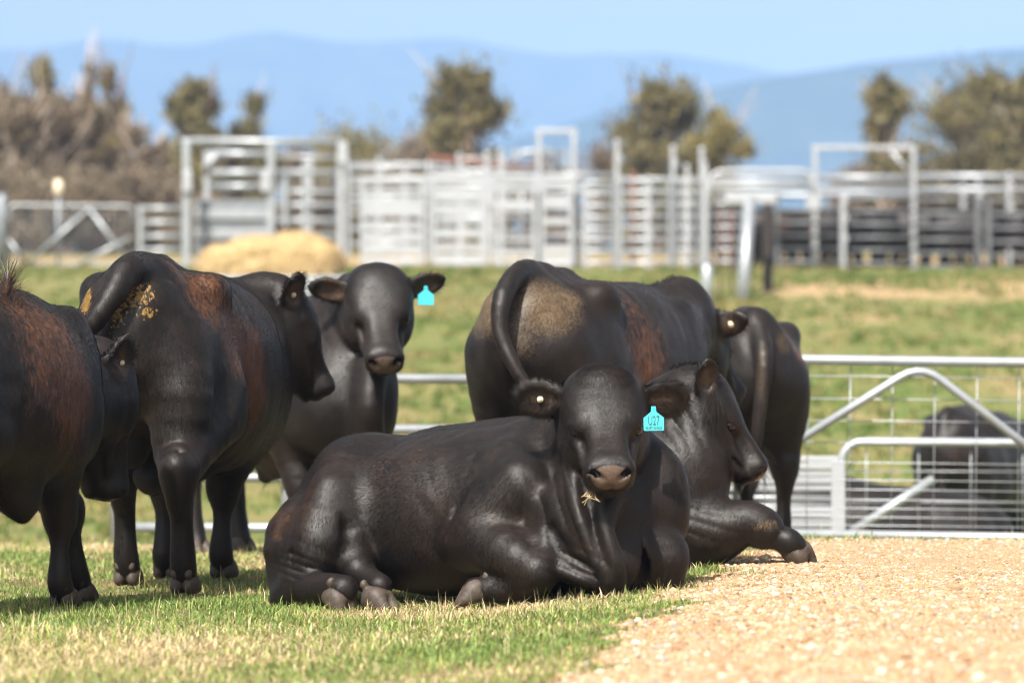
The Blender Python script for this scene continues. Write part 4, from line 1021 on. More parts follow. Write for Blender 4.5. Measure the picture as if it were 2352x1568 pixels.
        if scrotum:
            S.chain([[*V(-.40, 0, .72), .07 * q], [*V(-.43, 0, .60), .075 * q], [*V(-.45, 0, .50), .085 * q]], k=.06)
        S.chain([[*V(.1, 0, .52), .06 * q], [*V(-.08, 0, .475), .055 * q], [*V(-.12, 0, .45), .045 * q]], k=.10)   # sheath
        tail = tail if tail is not None else [V(-.80, 0, 1.385), V(-.90, 0, 1.33), V(-.945, 0, 1.12), V(-.95, 0, .85), V(-.94, 0, .58)]
        n = len(tail); rr = [(.058 - .036 * i / (n - 1)) * q * tail_r for i in range(n)]
        S.chain([[*p, r] for p, r in zip(tail, rr)], k=.035)
        s.tail = tail
        s.neck0 = [V(.40, 0, 1.00) + (.22 * q, .28 * q), V(.66, 0, 1.03) + (.215 * q, .28 * q)]
    # -------------------------------------------------------------- body lying on its chest
    def lying(s, front=1.0):
        S, q = s.S, s.sc
        V = lambda x, y, z: (x * q, y * q, z * q)
        S.loft([[*V(x, y, z), ry * q, rz * q] for x, y, z, ry, rz in (
            (-.83, -.02, .37, .16, .18), (-.66, -.02, .37, .28, .275), (-.42, 0, .37, .34, .315), (-.12, 0, .365, .385, .345), (.16, 0, .37, .40, .365),
            (.42, 0, .38, .37 * front, .36), (.64, 0, .41, .30 * front, .33), (.82, 0, .43, .19 * front, .25))], k=.06, e=2.3)
        S.ell(V(.42, 0, .68), (.26 * q, .12 * q, .09 * q), k=.12)
        S.floor = -.03
    # -------------------------------------------------------------- skin, hooves, eyes, hair
    def finish(s, label, group=None, coat=0, coat_len=.020, eyes=True, button=None, tagged=None, kind_hoof=True, smooth=3):
        V, Q = s.S.mesh(smooth); Nn = vnormals(V, Q)
        dz = (noise3(V, 6.5, 1) - .5) * .011 + (noise3(V, 15, 2) - .5) * .005
        for c, r, dr, fr, am in s.folds:
            k = np.linalg.norm((V - np.array(c)) / np.array(r), axis=1)
            ph = V @ unit(dr) * fr + noise3(V, 5, 4) * 3.0
            dz += am * np.clip(1.5 * (1 - k), 0, 1) * (np.abs(np.sin(ph)) ** .6 - .7)
        V = V + Nn * dz[:, None]; Nn = vnormals(V, Q); s.V, s.Q, s.Nn = V, Q, Nn
        at = {k: np.zeros(len(V)) for k in ('rust', 'dirt', 'dung', 'nose', 'inner', 'hollow')}
        for p in s.paint:
            nm, c, r, st = p[:4]
            fr = p[4] if len(p) > 4 and p[4] is not None else (np.array([1., 0, 0]), np.array([0, 1., 0]), np.array([0, 0, 1.]))
            dlt = V - np.array(c)
            k = np.sqrt(sum(((dlt @ np.array(f)) / rr) ** 2 for f, rr in zip(fr, r)))
            v = st * np.clip(1.6 * (1 - k), 0, 1)
            if len(p) > 5: v = v * np.clip((Nn @ unit(p[5])) * 2 + .3, 0, 1)
            at[nm] = np.maximum(at[nm], v)
        at['nose'] *= (at['nose'] > .2)
        root = empty('bull', s.loc, s.h); s.root = root
        tag(root, label, 'bull', group)
        st = np.arange(len(Q)) * 4
        body = link('body', np_mesh('body', V, Q.ravel(), st, M['coat'], True, at), root)
        for pos, yaw, rot in s.hooves:
            o = link('hoof', HOOF, root); o.location = pos; o.rotation_euler = (0, 0, yaw); o.scale = (s.sc,) * 3
            if rot is not None:                                    # (toe, up) directions in the bull's frame
                x = unit(rot[0]); z = np.array(rot[1], float); z = unit(z - x * (z @ x)); y = np.cross(z, x)
                o.rotation_euler = Matrix((x, y, z)).transposed().to_euler()
        if eyes:
            for y in (1, -1):
                o = link('eye', EYE, root); o.location = s.T(.239, y * .1205, -.080)
                o.scale = (s.hq,) * 3 if hasattr(s, 'hq') else (1, 1, 1)
        VV, LL, SS, HN, nv, nl = [], [], [], [], 0, 0
        def add(res):
            nonlocal nv, nl
            a, l, t, _, hn = res
            HN.append(hn); VV.append(a); LL.append(l + nv); SS.append(t + nl); nv += len(a); nl += len(l)
        if coat:
            fl = lambda P, n: np.array([-.55, 0, -.8]) + .9 * np.stack([np.sin(P[:, 1] * 9 + P[:, 2] * 7), np.sin(P[:, 0] * 8 + 2), np.sin(P[:, 0] * 7 + P[:, 1] * 8)], 1) * .35
            clean = np.clip(1 - 1.5 * at['nose'] - at['inner'], 0, 1)
            add(strands(V, Q, Nn, coat, coat_len, .0016, fl, .26, clean, .30, 3))
        for c, r, cnt, ln, wd, dirn, lift in s.tufts:
            m = np.clip(1.5 * (1 - np.linalg.norm((V - np.array(c)) / np.array(r), axis=1)), 0, 1)
            if m.sum() <= 0: continue
            add(strands(V, Q, Nn, cnt, ln, wd, lambda P, n: np.array(dirn)[None, :] + 0 * P, lift, m, .35, 5))
        for base, e, nrm, w, q in (s.ear_frames if s.fur_ears else ()):
            rel = V - base; t = rel @ e
            on = (t > .035 * q) & (t < .26 * q) & (np.abs(rel @ w) < .10 * q) & (np.abs(rel @ nrm) < .06 * q)
            edge = on * (.25 + np.clip(np.abs(rel @ w) / (.07 * q), 0, 1))
            add(strands(V, Q, Nn, s.fur_ears, .034 * q, .0014, lambda P, n: np.array(e)[None] * .8 + np.sign((P - base) @ w)[:, None] * w * .7 + nrm * .25, .5, edge, .35, 8))
        if VV:
            HV = np.vstack(VV); nh = len(HV) // 5; rv = np.random.default_rng(2)
            root_p = HV[::5]; cl = noise3(root_p * np.array([1, 1, .45]), 60, 6)
            var = np.repeat(np.exp(rv.normal(0, .40, nh)) * (.35 + 1.4 * cl), 5)
            ru = np.zeros(nh)
            for p in s.paint:
                if p[0] == 'rust': ru = np.maximum(ru, p[3] * np.clip(1.6 * (1 - np.linalg.norm((root_p - np.array(p[1])) / np.array(p[2]), axis=1)), 0, 1))
            ru = ru * (noise3(root_p * np.array([1, 1, .5]), 34, 9) > .5) * (rv.random(nh) < .75)
            hm = np_mesh('coat_hair', HV, np.hstack(LL), np.hstack(SS), s.hair_mat, True, {'var': var, 'rust': np.repeat(ru, 5)})
            hm.normals_split_custom_set_from_vertices(np.vstack(HN).tolist())
            link('coat_hair', hm, root)
        return root
    fur_ears = 0
    hair_mat = None
    def near_skin(s, p):
        i = np.argmin(((s.V - np.array(p)) ** 2).sum(1)); return s.V[i], s.Nn[i]
    def put_button(s, side, t=.11, w=0.0, back=False, r=.013):
        base, e, nrm, wv, q = s.ear_frames[side]
        p = base + q * (t * e + w * wv + (-.022 if back else .006) * nrm); n = -nrm if back else nrm
        b = MB(); z = Vector(n)
        b.tube([Vector(p) - z * .006, Vector(p) + z * .004, Vector(p) + z * .006], [r, r, r * .75], 14, up=e)
        b.tube([Vector(p) + z * .006, Vector(p) + z * .011], [r * .42, r * .36], 10, up=e)
        tag(b.build('ear_button', M['button'], s.root, True), 'round cream button pinned in the ear')
    def put_tag(s, side, t, face, lines=None, top=None, size=1.0, w=0.0, down=(0, 0, -1), lab=None):
        base, e, nrm, wv, q = s.ear_frames[side]
        top = Vector(top) if top is not None else Vector(base + q * (t * e + w * wv + .010 * nrm)); f = Vector(unit(face)); dn = Vector(down); dn = (dn - f * dn.dot(f)).normalized()
        rt = (-dn).cross(f).normalized()                           # reading direction, seen from the face side
        k = size
        out = [(-.009, 0), (.009, 0), (.011, .022), (.041, .046), (.041, .094), (.038, .098), (-.038, .098), (-.041, .094), (-.041, .046), (-.011, .022)]
        fr = [top + f * .0015 + rt * x * k + dn * y * k for x, y in out]; bk = [p - f * .003 for p in fr]
        n = len(out); b = MB()
        b.add(fr + bk, [tuple(range(n - 1, -1, -1)), tuple(n + i for i in range(n))] + [(i, (i + 1) % n, n + (i + 1) % n, n + i) for i in range(n)])
        b.tube([top - f * .012 + dn * .006, top + f * .004 + dn * .006], .0065, 10)
        o = b.build('ear_tag', M['tag'], s.root); tag(o, lab or 'turquoise plastic ear tag')
        for txt, sz, y, wd in lines or ():
            c = bpy.data.curves.new('lettering', 'FONT'); c.body = txt; c.size = sz; c.align_x = 'CENTER'; c.extrude = .0004
            to = bpy.data.objects.new('lettering', c); COL.objects.link(to)
            bpy.context.view_layer.update()
            me = bpy.data.meshes.new_from_object(to.evaluated_get(bpy.context.evaluated_depsgraph_get()))
            COL.objects.unlink(to); bpy.data.objects.remove(to)
            xs = [v.co.x for v in me.vertices]; sx = wd * k / max(max(xs) - min(xs), 1e-6)
            m4 = Matrix.Identity(4)
            for i in range(3):
                m4[i][0] = rt[i] * sx; m4[i][1] = -dn[i]; m4[i][2] = f[i]; m4[i][3] = (top + dn * y * k + f * .0030)[i]
            me.transform(m4); me.materials.clear(); me.materials.append(M['ink'])
            link('lettering', me, o)

def make_hoof():
    S = Sculpt(.0055)
    for y in (1, -1):
        S.loft([[-.035, y * .030, -.040, .026, .040], [.0, y * .032, -.030, .031, .046], [.045, y * .031, -.046, .028, .032], [.078, y * .026, -.062, .016, .014]], k=.012)
        S.ell((-.062, y * .030, .022), (.016, .017, .022), k=.01)
    S.ell((-.01, 0, -.005), (.045, .048, .030), k=.03)
    S.floor = -.078
    V, Q = S.mesh(2)
    return np_mesh('hoof', V, Q.ravel(), np.arange(len(Q)) * 4, M['hoof'])
def make_eye():
    b = MB(); rings = []; n, m = 14, 9
    vs = [Vector((math.sin(math.pi * i / m) * math.cos(2 * math.pi * k / n), math.sin(math.pi * i / m) * math.sin(2 * math.pi * k / n), math.cos(math.pi * i / m))) * .0285 for i in range(m + 1) for k in range(n)]
    b.add(vs, [(i * n + k, i * n + (k + 1) % n, (i + 1) * n + (k + 1) % n, (i + 1) * n + k)[::-1] for i in range(m) for k in range(n)])
    me = bpy.data.meshes.new('eye'); me.from_pydata(b.v, [], b.f); me.materials.append(M['eye'])
    me.polygons.foreach_set('use_smooth', [True] * len(me.polygons)); me.update(); me.validate()
    return me
HOOF = make_hoof(); EYE = make_eye()
Bull.hair_mat = M['hair']
# the bull lying in front
def bull_front():
    B = Bull((-.09, 17.74, ground(-.09, 17.74)), -40, .008)
    B.lying(front=.73); S, P = B.S, B.P
    # near hind leg: thigh, shank, cannon folded forward
    hip = np.array([-.52, -.22, .44]); stif = P(765, 1150, 17.58); hock = P(672, 1350, 17.55); fet = P(765, 1350, 17.28)
    S.loft([[*p, a, b] for p, a, b in ((hip + (-.04, .05, .02), .22, .22), ((hip + stif) / 2, .15, .20), (stif, .085, .125))], up=(0, 0, 1), k=.09)
    S.chain([[*p, r] for p, r in ((stif, .11), (P(738, 1240, 17.50), .135), (P(700, 1310, 17.50), .095), (hock, .068))], k=.06)
    S.chain([[*p, r] for p, r in ((np.array([-.74, -.16, .36]), .15), (P(672, 1230, 17.65), .115), (P(655, 1330, 17.6), .07), (hock, .06))], k=.08)
    S.chain([[*p, r] for p, r in ((hock, .068), (P(710, 1347, 17.40), .056), (fet, .060), (P(790, 1352, 17.24), .058))], k=.05)
    S.cap(P(640, 1375, 17.5), P(700, 1360, 17.45), .035, .03, k=.05)
    # belly pouch and flank fold
    S.ell(P(965, 1200, 17.56), (.40, .20, .28), k=.14)
    S.chain([[*P(796, 1185, 17.42), .016], [*P(806, 1240, 17.42), .045], [*P(812, 1300, 17.38), .055], [*P(815, 1345, 17.36), .05]], k=.035, sub=True)
    S.chain([[*P(800, 1270, 17.5), .10], [*P(835, 1320, 17.42), .06], [*P(872, 1345, 17.3), .05]], k=.05)       # far hind shank
    # near foreleg
    sh = P(1195, 1120, 17.17); elb = P(1090, 1235, 17.25); knee = P(1232, 1312, 16.93)
    S.ell(P(1165, 1150, 17.30), (.17, .12, .22), fwd=(1, 0, 0), up=(.35, 0, 1), k=.14)
    S.chain([[*p, r] for p, r in ((sh, .13), (P(1120, 1200, 17.21), .13), (elb, .115))], k=.08)
    S.chain([[*p, r] for p, r in ((elb, .12), (P(1165, 1270, 17.03), .105), (knee, .078))], k=.06)
    S.chain([[*p, r] for p, r in ((knee, .075), (P(1190, 1345, 16.98), .052), (P(1130, 1350, 17.02), .046), (P(1090, 1352, 17.05), .046))], k=.04)
    S.ell(P(1290, 1225, 17.08), (.13, .12, .14), k=.10)
    # far foreleg
    S.ell(P(1452, 1175, 17.32), (.11, .08, .17), fwd=(1, 0, 0), up=(.2, 0, 1), k=.08)
    S.chain([[*P(1458, 1175, 17.32), .10], [*P(1478, 1225, 17.22), .092], [*P(1532, 1268, 17.05), .084], [*P(1530, 1312, 17.05), .076]], k=.035)
    S.chain([[*P(1525, 1312, 17.12), .07], [*P(1490, 1335, 17.3), .05]], k=.04)
    # chest, brisket and dewlap
    S.ell(P(1385, 1190, 17.05), (.18, .22, .22), k=.14)
    S.ell(P(1400, 1295, 17.0), (.16, .17, .12), k=.10)
    S.chain([[*P(1405, 1125, 16.90), .06], [*P(1388, 1210, 16.81), .040], [*P(1412, 1290, 16.79), .040], [*P(1418, 1335, 16.82), .04]], k=.03)
    S.chain([[*P(1312, 1080, 16.96), .035], [*P(1330, 1170, 16.84), .030], [*P(1362, 1260, 16.80), .028], [*P(1400, 1330, 16.80), .03]], k=.025)
    S.chain([[*P(1340, 1110, 16.86), .014], [*P(1360, 1200, 16.78), .018], [*P(1390, 1300, 16.74), .016]], k=.03, sub=True)
    S.chain([[*P(1270, 1215, 16.93), .012], [*P(1300, 1270, 16.88), .016], [*P(1370, 1325, 16.84), .012]], k=.05, sub=True)
    S.chain([[*P(1280, 1300, 16.92), .02], [*P(1330, 1322, 16.86), .022], [*P(1390, 1342, 16.86), .02]], k=.03)
    S.chain([[*P(1476, 1235, 17.02), .02], [*P(1470, 1290, 16.95), .035], [*P(1468, 1345, 16.95), .035]], k=.03, sub=True)
    # crease behind the shoulder
    S.chain([[*P(1063, 1075, 17.24), .014], [*P(1052, 1130, 17.20), .014], [*P(1050, 1190, 17.22), .012], [*P(1056, 1240, 17.22), .02]], k=.045, sub=True)
    S.chain([[*P(1085, 1040, 17.3), .006], [*P(1063, 1075, 17.16), .010]], k=.05, sub=True)
    S.chain([[*P(668, 1270, 17.42), .008], [*P(700, 1290, 17.32), .009], [*P(745, 1300, 17.26), .008]], k=.03, sub=True)
    S.chain([[*P(665, 1292, 17.42), .008], [*P(705, 1312, 17.32), .009], [*P(750, 1318, 17.24), .008]], k=.03, sub=True)
    # head and neck
    poll = P(1384, 872, 17.02); nose = P(1418, 1085, 16.76)
    hd = B.D((.05, -.83, -.56))
    n0 = B.D((0, 0, 0))
    neck = [[.28, 0, .48, .20, .22], [.52, 0, .56, .19, .22], [*P(1378, 1020, 17.20), .175, .215]]
    B.head(poll, hd, up=B.D((.02, -.56, .83)), size=.98, ears=((.12, -.02, 0), (.12, .06, 0)), neck_from=neck)
    B.hq = .98
    D = B.D
    B.hooves += [(P(787, 1366, 17.22), 0, (D((.55, -.45, -.55)), D((-.45, .35, .75)))),
                 (P(872, 1360, 17.26), 0, (D((.80, -.50, -.20)), D((-.55, .30, .75)))),
                 (P(1085, 1345, 17.04), 0, (D((-.9, -.15, -.25)), D((.45, .1, .7))))]
    for px, py, d, r, st in ((690, 1170, 17.5, .22, .40), (760, 1060, 17.7, .25, .30), (930, 1030, 17.6, .45, .28), (1180, 1230, 17.1, .25, .30), (960, 1180, 17.2, .3, .28), (655, 1220, 17.6, .2, .45)):
        B.paint.append(('rust', P(px, py, d), (r,) * 3, st))
    B.folds += [(P(1300, 1140, 17.0), (.20, .3, .35), B.D((1, 0, .45)), 42, .010), (P(690, 1300, 17.45), (.16, .2, .10), B.D((.3, 0, 1)), 110, .007), (P(1330, 1300, 16.9), (.22, .2, .12), B.D((.5, 0, 1)), 70, .010), (P(1010, 1090, 17.4), (.12, .2, .25), B.D((1, 0, .25)), 44, .0022)]
    B.fur_ears = 3500
    B.tufts += [(P(1390, 866, 17.0), (.12, .12, .08), 6000, .028, .0014, B.D((.1, -.2, -.9)), .4),
                (P(1300, 905, 17.1), (.07, .07, .07), 1500, .045, .0015, B.D((-.3, -.3, -.8)), .5),
                (P(1475, 915, 17.1), (.07, .07, .07), 1500, .045, .0015, B.D((.3, -.3, -.8)), .5),
                (P(700, 1030, 17.9), (.5, .3, .2), 5000, .018, .0014, (-1, 0, -.3), .6)]
    root = B.finish('black bull lying in front on the grass, facing the camera with turquoise U27 ear tag', 'black bulls', coat=200000, coat_len=.017)
    B.put_button(1, .12, .0)
    B.put_tag(0, .055, B.D((-.10, -1, .05)), top=P(1501, 932, 16.84), lines= [('U27', .052, .075, .046), ('PAVEY ANGUS', .0165, .093, .066)], size=.98, w=.0, down=B.D((.02, 0, -1)),
              lab='turquoise ear tag lettered U27 PAVEY ANGUS')
    # straw hanging at the lip
    b = MB(); r2 = random.Random(4)
    for i in range(9):
        p = Vector(B.T(.50, -.045 + .04 * r2.random() * -1 - .01, -.195)); a = r2.uniform(-1, 1)
        b.tube([p, p + Vector((r2.uniform(-.02, .02), r2.uniform(-.03, .0), -.02)), p + Vector((r2.uniform(-.04, .05), r2.uniform(-.03, .01), -.02 - .04 * r2.random()))], .0011, 4)
    o = b.build('straw_wisp', M['straw']); o.location, o.rotation_euler = root.location, root.rotation_euler
    tag(o, 'small wisp of dry straw hanging from the mouth of the front lying bull', 'straw')
    return B
def bull_left():
    B = Bull((-2.20, 16.87, ground(-2.2, 16.9)), 68, .0095, .93)
    B.standing(feet={'fL': (.50, -.20), 'fR': (.0, .0)}, belly=1.14, tail=[(-.72, 0, 1.27), B.P(-190, 690, 16.2), B.P(-90, 705, 16.5), B.P(-20, 700, 16.75), B.P(12, 670, 16.82), B.P(20, 640, 16.84)], scrotum=False)
    P = B.P
    B.S.chain([[*P(20, 1080, 16.95), .10], [*P(45, 1140, 16.92), .085], [*P(52, 1180, 16.92), .04]], k=.10)
    B.tufts += [(P(16, 660, 16.83), (.10, .10, .12), 260, .09, .0022, (.2, -.1, 1), .9)]
    poll = P(272, 838, 17.98); hd = B.D((.10, .16, -.90))
    B.head(poll, hd, up=B.D((.80, .45, .2)), size=1.02, ears=((.0, .1, 0), (1.8, .1, .8)),
           neck_from=[[.37, 0, .90, .20, .25], [.60, 0, .88, .19, .24]], neck_mid=(*P(205, 915, 17.8), .15, .18))
    for px, py, d, r, st in ((90, 830, 16.9, .42, .85), (140, 900, 17.0, .34, .95), (40, 760, 16.9, .35, .75), (130, 1000, 17.1, .22, .6)):
        B.paint.append(('rust', P(px, py, d), (r,) * 3, st))
    B.fur_ears = 1200
    B.finish('black bull with rusty brown ribs cut off by the left edge, head lowered', 'black bulls', coat=160000, coat_len=.018)
    B.put_button(1, .10, 0.0)
    return B

def bull_tail_up():
    B = Bull((-1.517, 19.54, ground(-1.5, 19.5)), 79, .0095, 1.035)
    P = B.P
    B.standing(feet={'hR': (-.34, -.07), 'hL': (.36, .0), 'fR': (.0, .16), 'fL': (-.1, .02)}, belly=1.06,
               tail=[P(370, 640, 18.90), P(300, 618, 18.60), P(262, 670, 18.46), P(215, 740, 18.42), P(172, 788, 18.48)], tail_r=1.3)
    S = B.S
    S.ell(P(330, 640, 18.85), (.10, .10, .08), k=.10)
    S.chain([[*P(490, 900, 19.1), .13], [*P(460, 985, 18.9), .105], [*P(418, 1070, 18.72), .062]], k=.08)
    S.chain([[*P(412, 1035, 18.47), .010], [*P(408, 1090, 18.46), .013], [*P(412, 1150, 18.50), .008]], k=.03, sub=True)
    # scrotum seen between the hind legs
    S.ell(P(305, 1010, 18.95), (.09, .085, .13), k=.05)
    poll = P(663, 668, 20.25); hd = B.D((.24, .13, -.42))
    B.head(poll, hd, up=B.D((.78, .25, .5)), size=.96, ears=((-.1, .3, 0), (1.2, .8, .8)),
           neck_from=[[*a, *b] for a, b in ((B.neck0[0][:3], B.neck0[0][3:]), (B.neck0[1][:3], B.neck0[1][3:]))], neck_mid=(*P(600, 760, 20.25), .19, .27))
    for px, py, d, r, st in ((480, 680, 18.9, .25, .8), (530, 780, 19.1, .30, .95), (575, 850, 19.3, .32, 1.0), (590, 920, 19.4, .22, .9), (400, 620, 18.9, .22, .6), (430, 900, 18.7, .25, .35)):
        B.paint.append(('rust', P(px, py, d), (r,) * 3, st))
    for px, py, rx, rz, st in ((300, 730, .10, .22, 1.25), (285, 800, .07, .14, 1.3), (335, 690, .12, .12, 1.0), (205, 690, .06, .09, 1.0), (360, 720, .08, .07, .95)):
        B.paint.append(('dung', P(px, py, 18.72), (.3, rx, rz), st))
    B.paint.append(('dirt', P(182, 775, 18.62), (.10, .07, .06), 1.0))
    B.folds += [(P(620, 780, 20.2), (.22, .4, .32), B.D((1, 0, .1)), 45, .011)]
    B.fur_ears = 900
    B.tufts += [(P(310, 650, 18.8), (.12, .12, .08), 120, .06, .002, (-1, .2, -.6), .9)]
    B.finish('black bull seen from behind with raised tail and dung on its rump', 'black bulls', coat=160000, coat_len=.018)
    B.put_button(1, .09, 0.0)
    return B

def bull_facing():
    B = Bull((-1.27, 22.98, ground(-1.27, 22.98)), -58, .0115, 1.0)
    P = B.P
    B.standing(feet={'hR': (.0, 0), 'hL': (-.2, 0)})
    poll = P(868, 632, 22.0)
    S = B.S
    S.ell(P(790, 930, 22.2), (.20, .26, .26), k=.16)
    S.chain([[*P(855, 850, 22.0), .08], [*P(850, 930, 21.95), .07], [*P(850, 990, 22.0), .07]], k=.10)
    B.head(poll, B.D((.09, -.66, -.70)), up=B.D((.05, -.7, .7)), size=1.0, ears=((.15, .22, 0), (.1, .12, 0)),
           neck_from=[[*B.neck0[0]], [*P(780, 800, 22.45), .24, .30]], neck_mid=(*P(830, 720, 22.25), .185, .23))
    B.paint.append(('rust', P(1000, 650, 22), (.1,) * 3, .6))
    B.fur_ears = 300
    B.tufts += [(P(595, 1010, 23.2), (.25, .25, .2), 250, .14, .004, (0, 0, -1), .3)]
    B.finish('black bull standing and facing the camera with turquoise ear tag, behind the tail-up bull', 'black bulls', coat=40000, coat_len=.02)
    B.put_tag(0, .115, B.D((-.05, -1, .0)), None, size=1.0, w=.0, lab='turquoise ear tag on the facing bull')
    return B

def bull_dusty():
    B = Bull((.40, 21.20, ground(.45, 21.2)), 63, .0115, .975)
    P = B.P
    B.standing(feet={'hR': (.0, 0), 'hL': (-.1, 0)}, belly=1.04,
               tail=[P(1245, 628, 20.75), P(1195, 625, 20.45), P(1155, 680, 20.24), P(1150, 760, 20.18), P(1175, 830, 20.14), P(1210, 890, 20.12), P(1222, 940, 20.12)], tail_r=1.05, scrotum=False)
    poll = P(1592, 722, 22.35)
    B.head(poll, B.D((.42, .50, -.60)), up=B.D((.3, .5, .7)), size=1.0, ears=((.1, .1, 0), (.15, .12, -.75)),
           neck_from=[[*B.neck0[0]], [*B.neck0[1]]], neck_mid=(*P(1560, 740, 22.0), .18, .24))
    for px, py, r, st in ((1400, 760, .30, .75), (1450, 830, .35, .8), (1340, 700, .28, .5), (1500, 800, .25, .5)):
        B.paint.append(('rust', P(px, py, 21.0), (r, r, r), st))
    for px, py, rx, rz, st in ((1240, 720, .30, .24, .70), (1190, 770, .20, .26, .62), (1120, 715, .16, .24, .62), (1285, 695, .18, .12, .65)):
        B.paint.append(('dirt', P(px, py, 20.5), (.40, rx, rz), st, (B.D((0, 1, 0)), B.D((1, 0, 0)), np.array([0, 0, 1.]))))
    B.fur_ears = 300
    B.tufts += [(P(1520, 655, 21.9), (.25, .12, .1), 260, .025, .003, (.6, 0, .6), .8)]
    B.finish('black bull with a dusty tan rump and curved tail standing behind the lying bull', 'black bulls', coat=50000, coat_len=.02)
    B.put_button(1, .12, 0, back=True, r=.02)
    return B

def bull_leg_out():
    B = Bull((.10, 19.35, ground(.10, 19.35)), -48, .010, 1.02)
    B.lying(front=.9); S, P = B.S, B.P
    S.ell(P(1575, 1130, 18.72), (.16, .14, .30), fwd=(1, 0, 0), up=(.2, 0, 1), k=.12)
    S.ell(P(1595, 1075, 18.72), (.15, .14, .20), k=.12)
    S.chain([[*P(1570, 1215, 18.66), .17], [*P(1650, 1212, 18.60), .125], [*P(1715, 1198, 18.56), .092], [*P(1752, 1213, 18.55), .082]], k=.06)
    S.chain([[*P(1752, 1213, 18.55), .080], [*P(1782, 1231, 18.54), .048], [*P(1808, 1242, 18.53), .058], [*P(1826, 1252, 18.53), .046]], k=.03)
    S.ell(P(1590, 1235, 18.8), (.24, .18, .12), k=.12)
    poll = P(1632, 876, 18.78)
    B.head(poll, B.D((.60, -.05, -.72)), up=B.D((.72, .05, .6)), size=.85, ears=((-.1, -.05, 0), (1.0, .85, .7)),
           neck_from=[[*(.36, 0, .52), .25, .28], [*P(1500, 1040, 18.95), .21, .28]], neck_mid=(*P(1565, 965, 18.85), .175, .225))
    for px, py, r, st in ((1600, 1180, .25, .4), (1100, 985, .3, .6), (1720, 1190, .15, .4)):
        B.paint.append(('rust', P(px, py, 18.7), (r,) * 3, st))
    B.paint.append(('dirt', P(1690, 1010, 18.55), (.05, .05, .09), .75))
    B.paint.append(('dirt', P(1755, 1205, 18.5), (.10, .1, .05), .6))
    B.hooves += [(P(1840, 1262, 18.52), 0, (B.D((.80, -.15, -.58)), B.D((-.75, .05, .65))))]
    B.folds += [(P(1560, 980, 18.7), (.26, .3, .22), B.D((.9, 0, .5)), 48, .011), (P(1600, 1210, 18.6), (.3, .3, .14), B.D((.2, 0, 1)), 50, .007)]
    B.fur_ears = 900
    B.tufts += [(P(1600, 850, 18.8), (.14, .12, .08), 600, .028, .002, (.3, -.2, .3), .7),
                (P(1640, 930, 18.6), (.05, .06, .09), 300, .06, .002, (.3, -.2, -1), .5)]
    B.finish('black bull lying with one foreleg stretched towards the gravel, head turned right', 'black bulls', coat=140000, coat_len=.018)
    return B

def bull_rear():
    B = Bull((1.26, 24.3, ground(1.33, 24.0)), 97, .0125, .93)
    P = B.P
    B.standing(feet={'hL': (-.1, .02), 'hR': (.05, -.02)}, belly=1.0,
               tail=[(-.72, 0, 1.28), (-.81, 0, 1.24), P(1756, 820, 23.33), P(1750, 900, 23.30), P(1742, 970, 23.30), P(1735, 1040, 23.32)], tail_r=1.2, scrotum=False)
    S = B.S
    S.cap((-.72, 0, 1.25), (-.45, 0, 1.27), .05, k=.14)
    B.head(np.array([1.02, .08, .92]), (.6, .1, -.75), size=.95, ears=((.1, .1, 0), (.1, .1, 0)), neck_from=[[*a, *b] for a, b in ((B.neck0[0][:3], B.neck0[0][3:]), (B.neck0[1][:3], B.neck0[1][3:]))])
    for px, py, r, st in ((1700, 800, .12, .75), (1790, 800, .12, .85), (1650, 790, .1, .5)):
        B.paint.append(('rust', P(px, py, 23.6), (r, .5, r * 1.4), st))
    B.paint.append(('dirt', P(1790, 790, 23.6), (.5, .1, .14), .42)); B.paint.append(('dirt', P(1750, 880, 23.3), (.08, .06, .4), .46))
    B.tufts += [(P(1738, 1040, 23.38), (.08, .08, .12), 200, .2, .004, (0, 0, -1), .25)]
    B.finish('black bull seen squarely from behind with hanging tail, beside the mesh gate', 'black bulls', coat=30000, coat_len=.02)
    return B

def bull_beyond():
    B = Bull((3.78, 34.6, ground(3.78, 34.6)), 66, .018, .97)
    B.standing(scrotum=False)
    B.head(np.array([1.10, -.30, 1.22]), (.8, -.35, -.45), size=.95, ears=((.1, .1, 0), (.1, .5, -.6)), neck_from=[[*B.neck0[0]], [*B.neck0[1]]])
    B.paint.append(('rust', (-.8, -.1, 1.0), (.3, .2, .3), .5))
    B.finish('black bull standing beyond the mesh gate with its rump towards us', 'black bulls beyond the gate', eyes=False)
    B.put_button(1, .10, 0)
    return B

def bull_resting():
    B = Bull((2.72, 31.6, ground(2.72, 31.6)), 186, .018, 1.0)
    B.lying()
    B.head(np.array([1.15, .1, .62]), (.85, .15, -.4), size=.95, ears=((.1, .1, 0), (.1, .1, 0)), neck_from=[[.30, 0, .48, .25, .28], [.62, 0, .50, .22, .28]])
    S = B.S
    for y in (1, -1):
        S.ell((-.52, y * .26, .30), (.28, .12, .26), k=.1); S.chain([[.45, y * .26, .25, .12], [.62, y * .24, .1, .08], [.8, y * .22, .07, .06]], k=.06)
    B.paint.append(('rust', (1.2, .1, .55), (.2, .2, .2), .8))
    B.finish('black bull lying low in the dip beyond the mesh gate', 'black bulls beyond the gate', eyes=False, smooth=2)
    return B

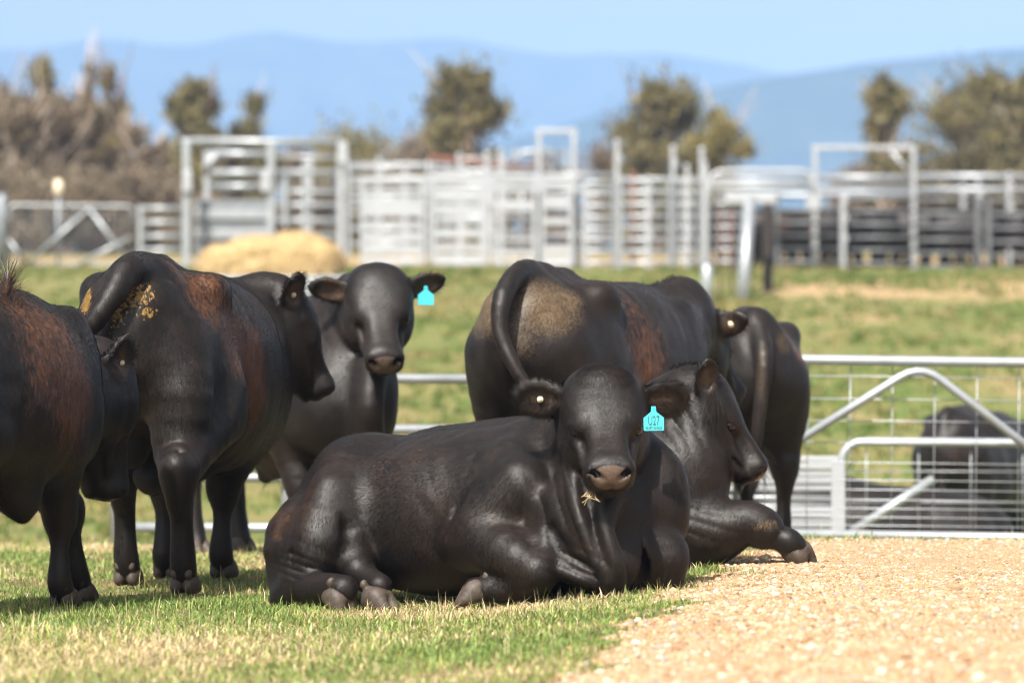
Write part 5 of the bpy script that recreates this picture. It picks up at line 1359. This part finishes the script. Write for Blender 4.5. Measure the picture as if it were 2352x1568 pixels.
def pen_cattle():
    B = Bull((0, 0, 0), 0, .035, .95)
    B.standing(scrotum=False)
    B.head(np.array([1.02, 0, 1.20]), (.75, .0, -.6), size=.95, ears=((.1, .1, 0), (.1, .1, 0)), neck_from=[[*B.neck0[0]], [*B.neck0[1]]])
    B.paint.append(('rust', (-.2, -.3, 1.0), (.4, .3, .4), .6))
    root = B.finish('black', 'black cattle crowded in the pen', eyes=False, smooth=1)
    r = random.Random(12)
    spots = [(1655, 97.5, 75), (1690, 99, 110), (1800, 97, 12), (1845, 99, 170), (1890, 97, -20), (1925, 99.5, 80), (1970, 97, 185), (2020, 98.5, 8), (2065, 97.3, 160),
             (2120, 98, 20), (2165, 99.5, 95), (2215, 97.2, 175), (2290, 97.5, 5), (2340, 98.5, 190), (2385, 97, 80), (2250, 99.5, 60)]
    lab = ['black animal penned behind the rails, {}'.format(t) for t in (
        'first right of the tall slanted post', 'second behind the short rail panel', 'first beside the black steel post', 'second right of the black steel post', 'just left of the pale rail post',
        'directly behind the pale rail post', 'just right of the pale rail post', 'midway between the pale post and gantry post', 'just left of the tall gantry post', 'just right of the tall gantry post',
        'second right of the gantry post', 'left of the twin gate posts', 'just right of the twin gate posts', 'second right of the twin gate posts', 'at the right picture edge', 'directly behind the twin gate posts')]
    for i, (px, d, a) in enumerate(spots):
        o = root if i == 0 else copy_tree(root)
        x = W(px, 500, d).x
        o.location = (x, d, ground(x, d)); o.rotation_euler = (0, 0, math.radians(a + r.uniform(-8, 8))); o['label'] = lab[i]
    for i in range(20):
        o = copy_tree(root); d = 101.5 + (i % 3) * .8; x = W(1640 + i * 39, 500, d).x
        o.location = (x, d, ground(x, d)); o.rotation_euler = (0, 0, math.radians(r.choice((0, 180, 15, 170)) + r.uniform(-15, 15))); o['label'] = 'black animal in the rear rank of the pen, mostly hidden by nearer cattle'

for fn in (bull_front, bull_left, bull_tail_up, bull_facing, bull_dusty, bull_leg_out, bull_rear, bull_beyond, bull_resting, pen_cattle): fn()
